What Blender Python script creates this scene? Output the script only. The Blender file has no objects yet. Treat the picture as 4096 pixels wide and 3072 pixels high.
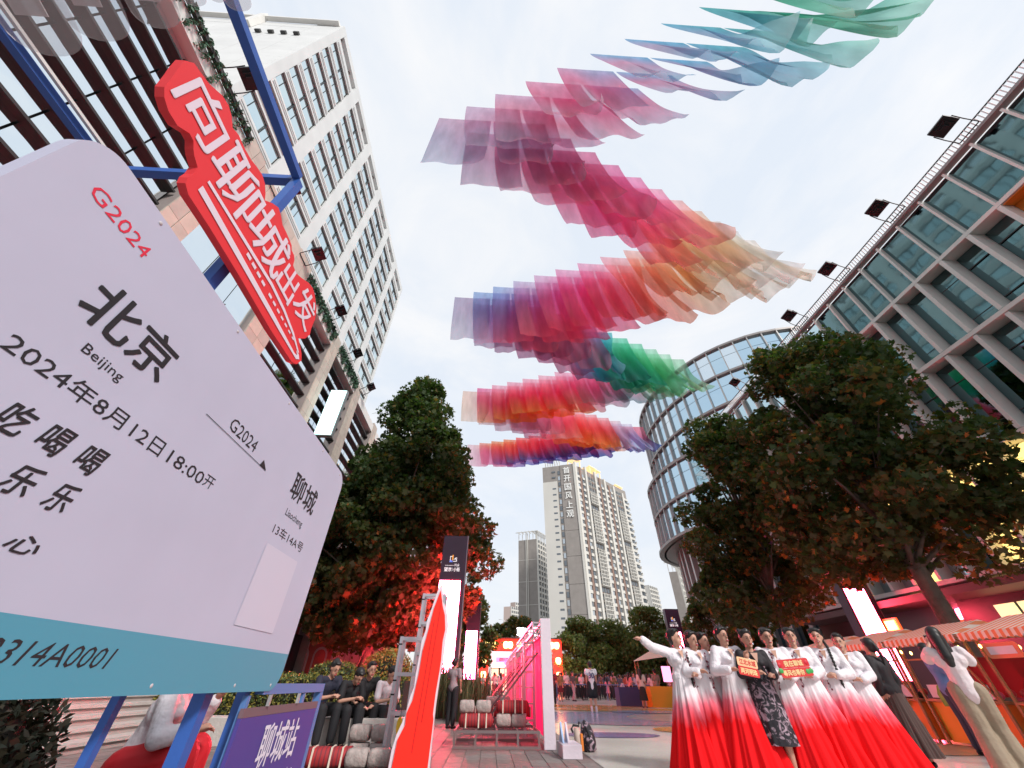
import bpy, bmesh, math, random
import numpy as np
from mathutils import Vector, Matrix, Quaternion
random.seed(7); rng = np.random.default_rng(11)
scene = bpy.context.scene
COL = scene.collection
R_ = math.radians

# ---------------- camera ----------------
cam_d = bpy.data.cameras.new('camera'); cam = bpy.data.objects.new('camera', cam_d); COL.objects.link(cam)
scene.camera = cam
_f = 1465.7
_v = Vector((20, -1790, _f)).normalized(); _s = Vector((-94, 1199, _f)); _s = (_s - _v * _s.dot(_v)).normalized(); _r = _s.cross(_v)
def c2w(a): return Vector((_r.dot(a), _s.dot(a), _v.dot(a)))
_X, _Y, _Z = c2w(Vector((1, 0, 0))), c2w(Vector((0, -1, 0))), c2w(Vector((0, 0, -1)))
CP = Vector((0, 0, 0.93))
cam.matrix_world = Matrix(((_X.x, _Y.x, _Z.x, CP.x), (_X.y, _Y.y, _Z.y, CP.y), (_X.z, _Y.z, _Z.z, CP.z), (0, 0, 0, 1)))
cam_d.sensor_width = 36; cam_d.lens = _f / 4096 * 36; cam_d.clip_start = 0.05; cam_d.clip_end = 6000

# ---------------- sky, sun, exposure ----------------
w = bpy.data.worlds.new('World'); scene.world = w; w.use_nodes = True
nt = w.node_tree; nt.nodes.clear()
SUN_EL, SUN_ROT = R_(36), R_(140)
out = nt.nodes.new('ShaderNodeOutputWorld'); bg = nt.nodes.new('ShaderNodeBackground'); bg.inputs[1].default_value = 0.12
sky = nt.nodes.new('ShaderNodeTexSky'); sky.sky_type = 'NISHITA'; sky.sun_disc = False
sky.sun_elevation = SUN_EL; sky.sun_rotation = SUN_ROT; sky.air_density = 1.2; sky.dust_density = 2.5
tc = nt.nodes.new('ShaderNodeTexCoord')
mp = nt.nodes.new('ShaderNodeMapping'); mp.inputs['Scale'].default_value = (1.3, 0.9, 2.6); mp.inputs['Location'].default_value = (0.7, 0.2, 0.1)
no = nt.nodes.new('ShaderNodeTexNoise'); no.inputs['Scale'].default_value = 1.9; no.inputs['Detail'].default_value = 7; no.inputs['Roughness'].default_value = 0.58; no.inputs['Distortion'].default_value = 0.6
cr = nt.nodes.new('ShaderNodeValToRGB'); cr.color_ramp.elements[0].position = 0.40; cr.color_ramp.elements[0].color = (4.95, 5.35, 5.9, 1)
cr.color_ramp.elements[1].position = 0.66; cr.color_ramp.elements[1].color = (5.95, 6.0, 6.1, 1)
sp = nt.nodes.new('ShaderNodeSeparateXYZ')
mr = nt.nodes.new('ShaderNodeMapRange'); mr.inputs[1].default_value = 0.0; mr.inputs[2].default_value = 0.35; mr.inputs[3].default_value = 0.55; mr.inputs[4].default_value = 1.0
warm = nt.nodes.new('ShaderNodeMixRGB'); warm.inputs[1].default_value = (5.9, 5.7, 5.55, 1)
mx = nt.nodes.new('ShaderNodeMixRGB'); mx.inputs[0].default_value = 0.92
L = nt.links.new
L(tc.outputs['Generated'], mp.inputs[0]); L(mp.outputs[0], no.inputs[0]); L(no.outputs['Fac'], cr.inputs[0])
L(tc.outputs['Generated'], sp.inputs[0]); L(sp.outputs[2], mr.inputs[0]); L(mr.outputs[0], warm.inputs[0]); L(cr.outputs[0], warm.inputs[2])
L(sky.outputs[0], mx.inputs[1]); L(warm.outputs[0], mx.inputs[2]); L(mx.outputs[0], bg.inputs[0]); L(bg.outputs[0], out.inputs[0])
sl = bpy.data.lights.new('sun', 'SUN'); so = bpy.data.objects.new('sun', sl); COL.objects.link(so)
sl.energy = 2.3; sl.angle = R_(10); sl.color = (1, 0.95, 0.90)
_sd = Vector((math.sin(SUN_ROT) * math.cos(SUN_EL), math.cos(SUN_ROT) * math.cos(SUN_EL), math.sin(SUN_EL)))
so.rotation_euler = _sd.to_track_quat('Z', 'Y').to_euler()
scene.view_settings.view_transform = 'Standard'; scene.view_settings.look = 'None'; scene.view_settings.gamma = 1
scene.view_settings.exposure = 0.5; scene.view_settings.use_curve_mapping = False
scene.render.engine = 'CYCLES'
scene.cycles.max_bounces = 8; scene.cycles.transparent_max_bounces = 24; scene.cycles.diffuse_bounces = 3
scene.cycles.caustics_reflective = False; scene.cycles.caustics_refractive = False
scene.cycles.use_denoising = True; scene.cycles.sample_clamp_indirect = 4; scene.cycles.volume_bounces = 0

# ---------------- materials ----------------
MAT = {}
def mat(name, col, rough=0.6, metal=0.0, nscale=0, namp=0.12, bump=0.0, emit=None, estr=0, spec=0.5, bscale=None, alpha=1.0, trans=0.0):
    if name in MAT: return MAT[name]
    m = bpy.data.materials.new(name); m.use_nodes = True; n = m.node_tree; p = n.nodes['Principled BSDF']
    p.inputs['Roughness'].default_value = rough; p.inputs['Metallic'].default_value = metal; p.inputs['Specular IOR Level'].default_value = spec
    p.inputs['Base Color'].default_value = (*col, 1); p.inputs['Alpha'].default_value = alpha; p.inputs['Transmission Weight'].default_value = trans
    if emit: p.inputs['Emission Color'].default_value = (*emit, 1); p.inputs['Emission Strength'].default_value = estr
    if nscale or bump:
        t = n.nodes.new('ShaderNodeTexCoord'); x = n.nodes.new('ShaderNodeTexNoise'); x.inputs['Scale'].default_value = nscale or 5; x.inputs['Detail'].default_value = 6
        n.links.new(t.outputs['Object'], x.inputs[0])
        if nscale:
            c = n.nodes.new('ShaderNodeMapRange'); c.inputs[1].default_value = 0.25; c.inputs[2].default_value = 0.75; c.inputs[3].default_value = 1 - namp; c.inputs[4].default_value = 1 + namp
            mm = n.nodes.new('ShaderNodeVectorMath'); mm.operation = 'SCALE'; mm.inputs[0].default_value = col
            n.links.new(x.outputs['Fac'], c.inputs[0]); n.links.new(c.outputs[0], mm.inputs['Scale']); n.links.new(mm.outputs[0], p.inputs['Base Color'])
        if bump:
            y = n.nodes.new('ShaderNodeTexNoise'); y.inputs['Scale'].default_value = bscale or 20; y.inputs['Detail'].default_value = 3
            b = n.nodes.new('ShaderNodeBump'); b.inputs['Strength'].default_value = bump; b.inputs['Distance'].default_value = 0.05
            n.links.new(t.outputs['Object'], y.inputs[0]); n.links.new(y.outputs['Fac'], b.inputs['Height']); n.links.new(b.outputs[0], p.inputs['Normal'])
    MAT[name] = m
    return m
def nodes(m): return m.node_tree.nodes, m.node_tree.links

# ---------------- object helpers ----------------
def tag(o, label=None, cat=None, group=None, kind=None):
    if label: o['label'] = label
    if cat: o['category'] = cat
    if group: o['group'] = group
    if kind: o['kind'] = kind
    return o
def thing(name, label, cat, loc=(0, 0, 0), rz=0, group=None):
    o = bpy.data.objects.new(name, None); o.empty_display_size = 0.1; COL.objects.link(o); o.location = loc; o.rotation_euler = (0, 0, rz)
    return tag(o, label, cat, group)
def link(name, me, parent=None, m=None, loc=None, rz=None):
    o = bpy.data.objects.new(name, me); COL.objects.link(o)
    if parent is not None: o.parent = parent
    if m is not None and not me.materials: me.materials.append(m)
    if loc is not None: o.location = loc
    if rz is not None: o.rotation_euler = (0, 0, rz)
    return o
def copy_tree(o, parent=None):
    c = o.copy(); COL.objects.link(c)
    if parent is not None: c.parent = parent
    for ch in list(o.children): copy_tree(ch, c)
    return c
class MB:
    """collects shapes; coordinates are relative to `org`"""
    def __init__(s, org=(0, 0, 0)): s.v = []; s.f = []; s.o = Vector(org)
    def add(s, vs, fs):
        b = len(s.v); s.v += [tuple(Vector(p) - s.o) for p in vs]; s.f += [tuple(i + b for i in f) for f in fs]; return s
    def box(s, a, b):
        x0, y0, z0 = a; x1, y1, z1 = b
        if x0 > x1: x0, x1 = x1, x0
        if y0 > y1: y0, y1 = y1, y0
        if z0 > z1: z0, z1 = z1, z0
        return s.add([(x0, y0, z0), (x1, y0, z0), (x1, y1, z0), (x0, y1, z0), (x0, y0, z1), (x1, y0, z1), (x1, y1, z1), (x0, y1, z1)],
                     [(0, 3, 2, 1), (4, 5, 6, 7), (0, 1, 5, 4), (1, 2, 6, 5), (2, 3, 7, 6), (3, 0, 4, 7)])
    def quad(s, a, b, c, d): return s.add([a, b, c, d], [(0, 1, 2, 3)])
    def bar(s, a, b, w_, h_=None, up=(0, 0, 1)):
        a = Vector(a); b = Vector(b); d = (b - a).normalized(); u = Vector(up)
        if abs(d.dot(u)) > 0.98: u = Vector((1, 0, 0))
        r = d.cross(u).normalized(); u = r.cross(d); h_ = h_ or w_
        q = [r * (i * w_ / 2) + u * (j * h_ / 2) for i, j in ((-1, -1), (1, -1), (1, 1), (-1, 1))]
        return s.add([a + k for k in q] + [b + k for k in q], [(0, 1, 2, 3), (7, 6, 5, 4), (0, 4, 5, 1), (1, 5, 6, 2), (2, 6, 7, 3), (3, 7, 4, 0)])
    def tube(s, pts, rad, n=8, cap=True):
        pts = [Vector(p) for p in pts]; rs = rad if isinstance(rad, (list, tuple)) else [rad] * len(pts)
        vs = []; fs = []; ref = Vector((0, 0, 1))
        for i, p in enumerate(pts):
            d = (pts[min(i + 1, len(pts) - 1)] - pts[max(i - 1, 0)]).normalized()
            u = ref if abs(d.dot(ref)) < 0.95 else Vector((1, 0, 0)); r = d.cross(u).normalized(); u = r.cross(d)
            for k in range(n):
                a = 2 * math.pi * k / n; vs.append(p + (r * math.cos(a) + u * math.sin(a)) * rs[i])
        for i in range(len(pts) - 1):
            for k in range(n): fs.append((i * n + k, i * n + (k + 1) % n, (i + 1) * n + (k + 1) % n, (i + 1) * n + k))
        if cap: fs.append(tuple(range(n - 1, -1, -1))); fs.append(tuple((len(pts) - 1) * n + k for k in range(n)))
        return s.add(vs, fs)
    def ell(s, c, r, nu=12, nv=8, M=None):
        vs = []; fs = []; c = Vector(c)
        for j in range(nv + 1):
            t = math.pi * j / nv
            for i in range(nu):
                p = 2 * math.pi * i / nu; q = Vector((r[0] * math.sin(t) * math.cos(p), r[1] * math.sin(t) * math.sin(p), r[2] * math.cos(t)))
                vs.append(c + (M @ q if M else q))
        for j in range(nv):
            for i in range(nu): fs.append((j * nu + i, (j + 1) * nu + i, (j + 1) * nu + (i + 1) % nu, j * nu + (i + 1) % nu))
        return s.add(vs, fs)
    def prism(s, poly, fn, t):
        """poly: 2D outline; fn maps (u, v, w) to 3D; thickness t"""
        n = len(poly); vs = [fn(u, v, 0) for u, v in poly] + [fn(u, v, t) for u, v in poly]
        return s.add(vs, [tuple(range(n)), tuple(range(2 * n - 1, n - 1, -1))] + [(i, n + i, n + (i + 1) % n, (i + 1) % n) for i in range(n)])
    def mesh(s, name, m=None, smooth=False):
        me = bpy.data.meshes.new(name); me.from_pydata(s.v, [], s.f); me.validate(clean_customdata=False); 
        bm = bmesh.new(); bm.from_mesh(me); bmesh.ops.recalc_face_normals(bm, faces=bm.faces); bm.to_mesh(me); bm.free()
        if smooth: me.shade_smooth()
        if m: me.materials.append(m)
        return me
    def build(s, name, m, parent=None, smooth=False, loc=None, kind=None):
        o = link(name, s.mesh(name, m, smooth), parent, None, loc)
        if kind: o['kind'] = kind
        return o
def bevel(o, wd=0.01, seg=2):
    bm = bmesh.new(); bm.from_mesh(o.data); bmesh.ops.bevel(bm, geom=[e for e in bm.edges if e.calc_face_angle(0) > 0.6], offset=wd, segments=seg, affect='EDGES', profile=0.5)
    bm.to_mesh(o.data); bm.free(); return o
_ws = bpy.data.scenes.new('workshop')  # empty side scene in which modifiers and text are evaluated; removed at the end
_tcache = {}
def text_mesh(body, depth=0.0, offset=0.0, shear=0.0, res=2):
    """flat lettering in a 0..1 x 0..1 box; returns verts, faces"""
    key = (body, depth > 0, offset, shear)
    if key not in _tcache:
        c = bpy.data.curves.new('lettering', 'FONT'); c.body = body; c.offset = offset; c.shear = shear; c.resolution_u = res
        c.extrude = 0.5 if depth > 0 else 0
        o = bpy.data.objects.new('lettering', c); _ws.collection.objects.link(o); vl = _ws.view_layers[0]; vl.update(); dg = vl.depsgraph; dg.update()
        me = bpy.data.meshes.new_from_object(o.evaluated_get(dg))
        vs = np.array([v.co for v in me.vertices]); fs = [tuple(p.vertices) for p in me.polygons]
        bpy.data.objects.remove(o); bpy.data.meshes.remove(me); bpy.data.curves.remove(c)
        lo, hi = vs.min(0), vs.max(0); sz = np.maximum(hi - lo, 1e-6)
        vs[:, 0] = (vs[:, 0] - lo[0]) / sz[0]; vs[:, 1] = (vs[:, 1] - lo[1]) / sz[1]; vs[:, 2] = (vs[:, 2] - lo[2]) / sz[2] if depth > 0 else 0
        _tcache[key] = (vs, fs, sz[0] / sz[1])
    return _tcache[key]
def text(name, body, m, fn, u0, v0, u1, v1, depth=0.0, offset=0.0, shear=0.0, parent=None, org=(0, 0, 0), kind=None, bold=None):
    """lettering filling the box u0..u1, v0..v1 of the surface fn(u, v, w)"""
    vs, fs, _ = text_mesh(body, depth, 0.0, shear)
    mb = MB(org)
    if bold is None: bold = offset * 1.0 if offset > 0.008 else 0
    h_ = abs(v1 - v0) * bold; eps = 0.0012 * max(0.12, abs(v1 - v0))
    for q, (du, dv) in enumerate(((0, 0), (-1, 0), (1, 0), (0, -1), (0, 1), (-.7, -.7), (.7, .7)) if bold else ((0, 0),)):
        mb.add([fn(u0 + (u1 - u0) * a + du * h_, v0 + (v1 - v0) * b + dv * h_, c * depth + q * eps) for a, b, c in vs], fs)
    o = mb.build(name, m, parent)
    if kind: o['kind'] = kind
    return o
# ---------------- ground ----------------
m_conc = mat('concrete', (0.30, 0.29, 0.28), 0.85, nscale=3, namp=0.15, bump=0.2)
m_asph = mat('ground_stone', (0.25, 0.24, 0.235), 0.8, nscale=0.8, namp=0.15)
MB().box((-3000, -300, -0.30), (3000, 3000, -0.02)).build('ground', m_asph)['kind'] = 'structure'
def floor_mat():
    m = mat('terrazzo', (0.60, 0.58, 0.54), 0.16, spec=0.6); n, l = nodes(m); p = n['Principled BSDF']
    t = n.new('ShaderNodeTexCoord'); a = n.new('ShaderNodeTexNoise'); a.inputs['Scale'].default_value = 0.35; a.inputs['Detail'].default_value = 8
    b = n.new('ShaderNodeTexVoronoi'); b.inputs['Scale'].default_value = 45
    r = n.new('ShaderNodeValToRGB'); r.color_ramp.elements[0].position = 0.3; r.color_ramp.elements[0].color = (0.66, 0.62, 0.57, 1); r.color_ramp.elements[1].position = 0.65; r.color_ramp.elements[1].color = (0.80, 0.77, 0.72, 1)
    mm = n.new('ShaderNodeMixRGB'); mm.blend_type = 'MULTIPLY'; mm.inputs[0].default_value = 0.18
    l.new(t.outputs['Object'], a.inputs[0]); l.new(t.outputs['Object'], b.inputs[0]); l.new(a.outputs['Fac'], r.inputs[0]); l.new(r.outputs[0], mm.inputs[1]); l.new(b.outputs['Color'], mm.inputs[2]); l.new(mm.outputs[0], p.inputs['Base Color'])
    rr = n.new('ShaderNodeMapRange'); rr.inputs[3].default_value = 0.10; rr.inputs[4].default_value = 0.30; l.new(a.outputs['Fac'], rr.inputs[0]); l.new(rr.outputs[0], p.inputs['Roughness'])
    return m
m_terr = floor_mat()
MB().quad((1.72, 3, 0), (21, 3, 0), (21, 75, 0), (1.72, 75, 0)).build('plaza_floor', m_terr)['kind'] = 'structure'
def disc(name, c, rx, ry, m, z):
    mb = MB(); n = 48; mb.add([(c[0] + rx * math.cos(2 * math.pi * i / n), c[1] + ry * math.sin(2 * math.pi * i / n), z) for i in range(n)], [tuple(range(n))])
    o = mb.build(name, m); o['kind'] = 'structure'; return o
def inlay(nm, c): return mat(nm, c, 0.18, nscale=2, namp=0.15, spec=0.6)
i_or = inlay('inlay_ochre', (0.62, 0.30, 0.07)); i_pu = inlay('inlay_purple', (0.22, 0.16, 0.36)); i_bl = inlay('inlay_blue', (0.30, 0.32, 0.50)); i_gr = inlay('inlay_grey', (0.42, 0.47, 0.48)); i_te = inlay('inlay_mauve', (0.40, 0.30, 0.42))
disc('floor_inlay', (4.6, 18.2), 3.8, 3.4, i_bl, 0.004); disc('floor_inlay', (8.4, 18.0), 3.2, 2.6, i_gr, 0.008)
disc('floor_inlay', (3.0, 12.0), 1.15, 0.62, i_pu, 0.008); disc('floor_inlay', (6.2, 13.3), 1.7, 1.15, i_or, 0.012)
disc('floor_inlay', (5.2, 8.0), 1.1, 0.5, i_or, 0.008); disc('floor_inlay', (8.6, 9.9), 1.6, 1.0, mat('inlay_peach', (0.62, 0.42, 0.28), 0.2), 0.008)
disc('floor_inlay', (6.3, 23.6), 3.2, 1.5, i_or, 0.012); disc('floor_inlay', (5.0, 27.0), 4.5, 1.6, i_or, 0.008); disc('floor_inlay', (8.3, 21.8), 2.8, 1.1, i_bl, 0.016); disc('floor_inlay', (5.0, 15.4), 2.2, .8, i_te, 0.012)
disc('floor_inlay', (12.5, 9.2), 1.8, 0.9, i_or, 0.008); disc('floor_inlay', (14.5, 17), 3.0, 2.2, i_pu, 0.008)
# grey pavers, each its own piece, for the strip on the left
pav = thing('brick_pavement', None, None); pav['kind'] = 'structure'
m_joint = mat('paver_joint', (0.12, 0.11, 0.105), 0.95)
MB().quad((-9, 2, -0.012), (1.715, 2, -0.012), (1.715, 60, -0.012), (-9, 60, -0.012)).build('joint_bed', m_joint, pav)
pm = [mat('paver_%s' % k, c, 0.75, nscale=9, namp=0.2, bump=0.25) for k, c in (('grey', (0.17, 0.145, 0.14)), ('brown', (0.20, 0.155, 0.145)), ('pale', (0.22, 0.19, 0.18)))]
pme = [bevel(link('tmp', MB().box((0, 0, -0.05), (0.252, 0.492, 0)).mesh('paver', k)), 0.006, 1) for k in pm]
for o in pme: bpy.data.objects.remove(o)
pmes = [m_ for m_ in bpy.data.meshes if m_.name.startswith('paver')]
cnt = 0; far = [MB(), MB(), MB()]
for iy in range(2, 100):
    for ix in range(0, 40):
        x = 1.46 - ix * 0.258; y = 2 + iy * 0.25 * 2; y += 0.25 if ix % 2 else 0
        if x < -9: continue
        vis = y > 6.4 and y < 14.2 and x > -2.3
        k = random.randrange(3); z = random.uniform(-0.003, 0.002)
        if vis and cnt < 296: link('paver', pmes[k], pav, None, (x, y, z)); cnt += 1
        elif y < 40: far[k].box((x, y, -0.03), (x + 0.252, y + 0.492, z))
for k in range(3): far[k].build('paver_field', pm[k], pav, kind='stuff')

# ---------------- steps on the left ----------------
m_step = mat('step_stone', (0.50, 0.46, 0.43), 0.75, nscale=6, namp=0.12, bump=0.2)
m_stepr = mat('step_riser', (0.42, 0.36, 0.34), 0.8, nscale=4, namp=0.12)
st = thing('stone_steps', None, None, (-6.6, 0, 0)); st['kind'] = 'structure'
for i in range(5):
    x = -6.6 - 0.42 * i; z = 0.135 * i
    for j in range(14):
        y0 = 3.2 + j * 1.1
        b = MB((-6.6, 0, 0)).box((x - 0.50, y0 + 0.004, z + 0.085), (x + 0.03, y0 + 1.094, z + 0.135)).build('tread', m_step, st)
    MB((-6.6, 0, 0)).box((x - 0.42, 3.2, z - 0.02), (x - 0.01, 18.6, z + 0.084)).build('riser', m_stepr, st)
MB().box((-14, -6, 0.0), (-8.78, 40, 0.66)).build('terrace', m_conc)['kind'] = 'structure'
MB().quad((-9.0, 2.0, -0.006), (-2.33, 2.0, -0.006), (-2.33, 30, -0.006), (-9.0, 30, -0.006)).build('side_pavement', mat('side_paving', (0.30, 0.28, 0.25), 0.8, nscale=2.5, namp=0.2))['kind'] = 'structure'

# ---------------- left glass building with dark louvres ----------------
def glass(name, col, rough=0.04, wav=0.05, spec=0.8, metal=1.0):
    m = mat(name, col, rough, metal, spec=spec); n, l = nodes(m); p = n['Principled BSDF']
    t = n.new('ShaderNodeTexCoord'); y = n.new('ShaderNodeTexNoise'); y.inputs['Scale'].default_value = 0.55; y.inputs['Detail'].default_value = 2
    b = n.new('ShaderNodeBump'); b.inputs['Strength'].default_value = wav; b.inputs['Distance'].default_value = 0.6
    gp = n.new('ShaderNodeNewGeometry'); l.new(gp.outputs['Position'], y.inputs[0]); l.new(y.outputs['Fac'], b.inputs['Height']); l.new(b.outputs[0], p.inputs['Normal'])
    return m
g_pod = glass('glass_podium', (0.74, 0.82, 0.87)); g_tow = glass('glass_tower', (0.70, 0.82, 0.84), wav=0.02); g_right = glass('glass_teal', (0.13, 0.215, 0.23), wav=0.012); g_round = glass('glass_blue', (0.50, 0.66, 0.76), wav=0.03)
m_louv = mat('louvre_brown', (0.038, 0.037, 0.037), 0.55, 0.2); m_stone = mat('beige_stone', (0.50, 0.45, 0.39), 0.75, nscale=2.5, namp=0.1, bump=0.1); m_stone2 = mat('pinkish_stone', (0.30, 0.26, 0.25), 0.8, nscale=2, namp=0.12)
m_white = mat('white_cladding', (0.74, 0.73, 0.70), 0.55, nscale=1.2, namp=0.05); m_dark = mat('dark_core', (0.02, 0.022, 0.025), 0.5); m_joint2 = mat('joint_dark', (0.05, 0.05, 0.05), 0.7)
pod = thing('louvred_glass_building', 'low glass building with rows of dark louvres and beige stone piers along the left side', 'building', (-13, 0, 0))
O = (-13, 0, 0)
MB(O).box((-30, -14, 0), (-13.62, 46, 20.88)).build('wall', m_dark, pod)
for a, b in ((-14, 7.2), (15.0, 26.5), (27.8, 46)): MB(O).box((-13.6, a, 20.9), (-13.02, b, 21.72)).build('parapet', m_white, pod)
MB(O).box((-29, -14, 20.91), (-13.62, 46, 21.2)).build('roof', m_conc, pod)
bays = [(-14, 7.15), (15.0, 20.4), (21.6, 26.5), (27.8, 33.0), (34.2, 39.4)]
for a, b in bays:
    k = max(1, round((b - a) / 1.62)); dy = (b - a) / k
    for i in range(k):
        y0 = a + i * dy
        if y0 + dy < -2: continue
        MB((-14.05, y0, 3.5)).box((-14.05, y0 + 0.03, 3.5), (-14.0, y0 + dy - 0.03, 20.88)).build('pane', g_pod, pod, loc=(-0.55, y0, 3.5))
    z = 20.15; first = None
    while z > 3.6:
        MB(O).box((-13.53, a + 0.05, z), (-13.24, b - 0.02, z + 0.10)).build('louvre', m_louv, pod); z -= 1.05
piers = [(7.2, 8.4, 22.4), (13.3, 14.98, 22.4), (20.4, 21.6, 22.2), (26.5, 27.8, 22.2), (33, 34.2, 22.0)]
tile_c = [m_stone, mat('beige_stone_pale', (0.57, 0.49, 0.42), 0.75, nscale=2.5, namp=0.1), mat('beige_stone_rose', (0.48, 0.42, 0.37), 0.75, nscale=2.5, namp=0.1)]
for (a, b, zt) in piers:
    MB(O).box((-14.6, a + .02, 0), (-13.05, b - .02, zt - .02)).build('pier_core', m_stone2, pod)
    nz = int((zt - 3) / 0.92)
    for i in range(nz):
        z1 = zt - i * 0.92
        for j in range(2):
            w_ = (b - a) / 2
            MB(O).box((-13.05, a + j * w_ + .012, z1 - 0.905), (-12.98 + random.uniform(0, .008), a + (j + 1) * w_ - .012, z1)).build('stone_tile', random.choice(tile_c), pod)
for i in range(5): MB(O).box((-13.9, 8.42 + i * 0.98, 20.4), (-12.99, 8.42 + i * 0.98 + .96, 22.3)).build('lintel_stone', tile_c[i % 3], pod)
for i in range(3):
    for j in range(9):
        MB(O).box((-13.3, 8.45 + i * 1.6 + .02, 20.36 - (j + 1) * 1.9 + .02), (-13.24, 8.45 + (i + 1) * 1.6 - .02, 20.36 - j * 1.9 - .02)).build('pane', g_pod, pod)
        if i: 
            for dz in (-.14, .14): MB(O).ell((-13.22, 8.45 + i * 1.6 + .12 * (1 if dz > 0 else -1), 20.36 - j * 1.9 + dz), (.03, .035, .035), 6, 4).build('glass_clamp', m_joint2, pod)
MB(O).box((-14.0, 8.42, 3), (-13.35, 13.28, 20.36)).build('shaft_wall', m_joint2, pod)
# ivy hanging over the parapet
m_ivy = mat('ivy_leaf', (0.035, 0.10, 0.05), 0.6); m_ivy2 = mat('ivy_leaf_pale', (0.07, 0.17, 0.10), 0.6)
def leaf_cloud(name, pts, nrm, size, mats, parent=None, aspect=1.0, org=(0, 0, 0), kind='stuff', lobes=True):
    """one mesh of many leaf-shaped faces; pts (n,3)"""
    n = len(pts); a = rng.normal(size=(n, 3)) * 0.9 + nrm; a /= np.linalg.norm(a, axis=1)[:, None]
    r = rng.normal(size=(n, 3)); t = np.cross(a, r); t /= np.linalg.norm(t, axis=1)[:, None] + 1e-9; b = np.cross(a, t)
    s = (size * rng.uniform(0.6, 1.35, n))[:, None]
    shp = [(0, -.5), (.45, -.35), (.25, 0.0), (.5, .35), (.12, .25), (0, .6), (-.12, .25), (-.5, .35), (-.25, 0.0), (-.45, -.35)] if lobes else [(0, -.6), (.3, 0), (0, .6), (-.3, 0)]
    k = len(shp); V = np.empty((n, k, 3))
    for i, (u, v) in enumerate(shp): V[:, i] = pts + t * s * u * aspect + b * s * v + a * s * (0.12 * (abs(u) * 2 - .4))
    V = V.reshape(-1, 3) - np.array(org)
    me = bpy.data.meshes.new(name); me.vertices.add(n * k); me.vertices.foreach_set('co', V.ravel().astype(np.float32))
    me.loops.add(n * k); me.loops.foreach_set('vertex_index', np.arange(n * k, dtype=np.int32)); me.polygons.add(n)
    me.polygons.foreach_set('loop_start', np.arange(0, n * k, k, dtype=np.int32))
    for m in mats: me.materials.append(m)
    me.polygons.foreach_set('material_index', rng.choice(len(mats), n, p=[0.62, 0.30, 0.08][:len(mats)] if len(mats) == 3 else None).astype(np.int32))
    me.update(calc_edges=True); me.validate()
    o = link(name, me, parent)
    if kind: o['kind'] = kind
    return o
def ivy(label, y0, y1, n, drop):
    t = thing('trailing_ivy', label, 'plant', (-13, y0, 21.7))
    p = np.empty((n, 3)); p[:, 1] = rng.uniform(y0, y1, n); st_ = np.round(p[:, 1] / 0.35) * 0.35; p[:, 1] = st_ + rng.normal(0, .06, n)
    ph = np.sin(st_ * 7.3) * 0.5 + 0.5; p[:, 2] = 22.0 - rng.uniform(0, 1, n) ** 1.5 * drop * (0.35 + ph); p[:, 0] = -12.9 + rng.uniform(-.1, .16, n)
    leaf_cloud('foliage', p, np.array([1, 0, 0.3]), 0.13, [m_ivy, m_ivy2], t, org=(-13, y0, 21.7), lobes=False)
    mb = MB((-13, y0, 21.7)).box((-13.0, y0, 21.73), (-12.82, y1, 21.98)); mb.build('planter', m_joint2, t)
ivy('sparse ivy trailing over the roof edge at the upper left, beside the round sign board', -1, 7.1, 2600, 1.0)
ivy('dense green ivy hanging on the roof edge between the middle two stone piers', 15.1, 20.3, 3000, 0.9)
ivy('dense green ivy hanging on the roof edge just above the leafy tree top', 21.7, 26.4, 2600, 0.9)
# lit shop sign
ss = thing('shop_light_box', 'glowing pale turquoise shop sign fixed edge-on to the left building above the tree', 'sign', (-12.9, 22.9, 15))
MB((-12.9, 22.9, 15)).box((-12.85, 22.6, 14.2), (-11.6, 22.95, 18.2)).build('housing', mat('sign_housing', (0.3, 0.32, 0.33), 0.4, 0.5), ss)
MB((-12.9, 22.9, 15)).box((-12.80, 22.57, 14.26), (-11.65, 22.598, 18.14)).build('lit_face', mat('lit_turquoise', (0.5, 0.9, 0.9), 0.4, emit=(0.62, 1.0, 0.95), estr=1.6), ss)

# ---------------- floodlights on the roof edges ----------------
m_black = mat('black_metal', (0.015, 0.015, 0.018), 0.45, 0.4)
def make_flood():
    t = thing('floodlight', None, 'floodlight', (0, 0, 0), 0)
    b = MB(); b.box((-0.34, -.42, -.05), (.34, .42, .12)); b.box((-.2, -.25, .12), (.2, .25, .26)); b.box((-.1, -.12, .26), (.12, .12, .4)); hd = b.build('housing', m_black, t, loc=(0.75, 0, .75)); hd.rotation_euler = (0, R_(150), 0)
    g = MB().box((-.3, -.38, -.075), (.3, .38, -.051)).build('lens', mat('lamp_lens', (.25, .27, .3), .1), hd)
    f = MB()
    for s in (-1, 1): f.bar((0, .46 * s, 0), (.5, .46 * s, .35), .04); f.bar((.5, .46 * s, .35), (.78, .46 * s, .75), .04)
    f.bar((0, -.46, 0), (0, .46, 0), .04); f.build('bracket', m_black, t); return t
fl = make_flood(); fl_used = [False]
def flood(x, y, z, flip, label, group):
    o = fl if not fl_used[0] else copy_tree(fl); fl_used[0] = True
    o.location = (x, y, z); o.rotation_euler = (0, 0, math.pi if flip else 0); tag(o, label, 'floodlight', group)
pos = ['nearest the camera, at the top of the picture', 'second, seen behind the blue frame corner', 'third, beside the fourth character of the red sign', 'fourth, level with the tip of the red sign', 'fifth, above the far stone pier', 'last and smallest, just above the tree']
for i, y in enumerate((4.8, 9.6, 13.8, 18.5, 23.1, 27.7)): flood(-12.95, y, 21.9, False, 'black floodlight on the left roof edge, ' + pos[i], 'floodlights along the left roof edge')
pos = ['largest and nearest, high at the right', 'second from the right', 'third from the right', 'fourth from the right', 'fifth from the right, over the round tower', 'smallest, farthest down the slope']
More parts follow.
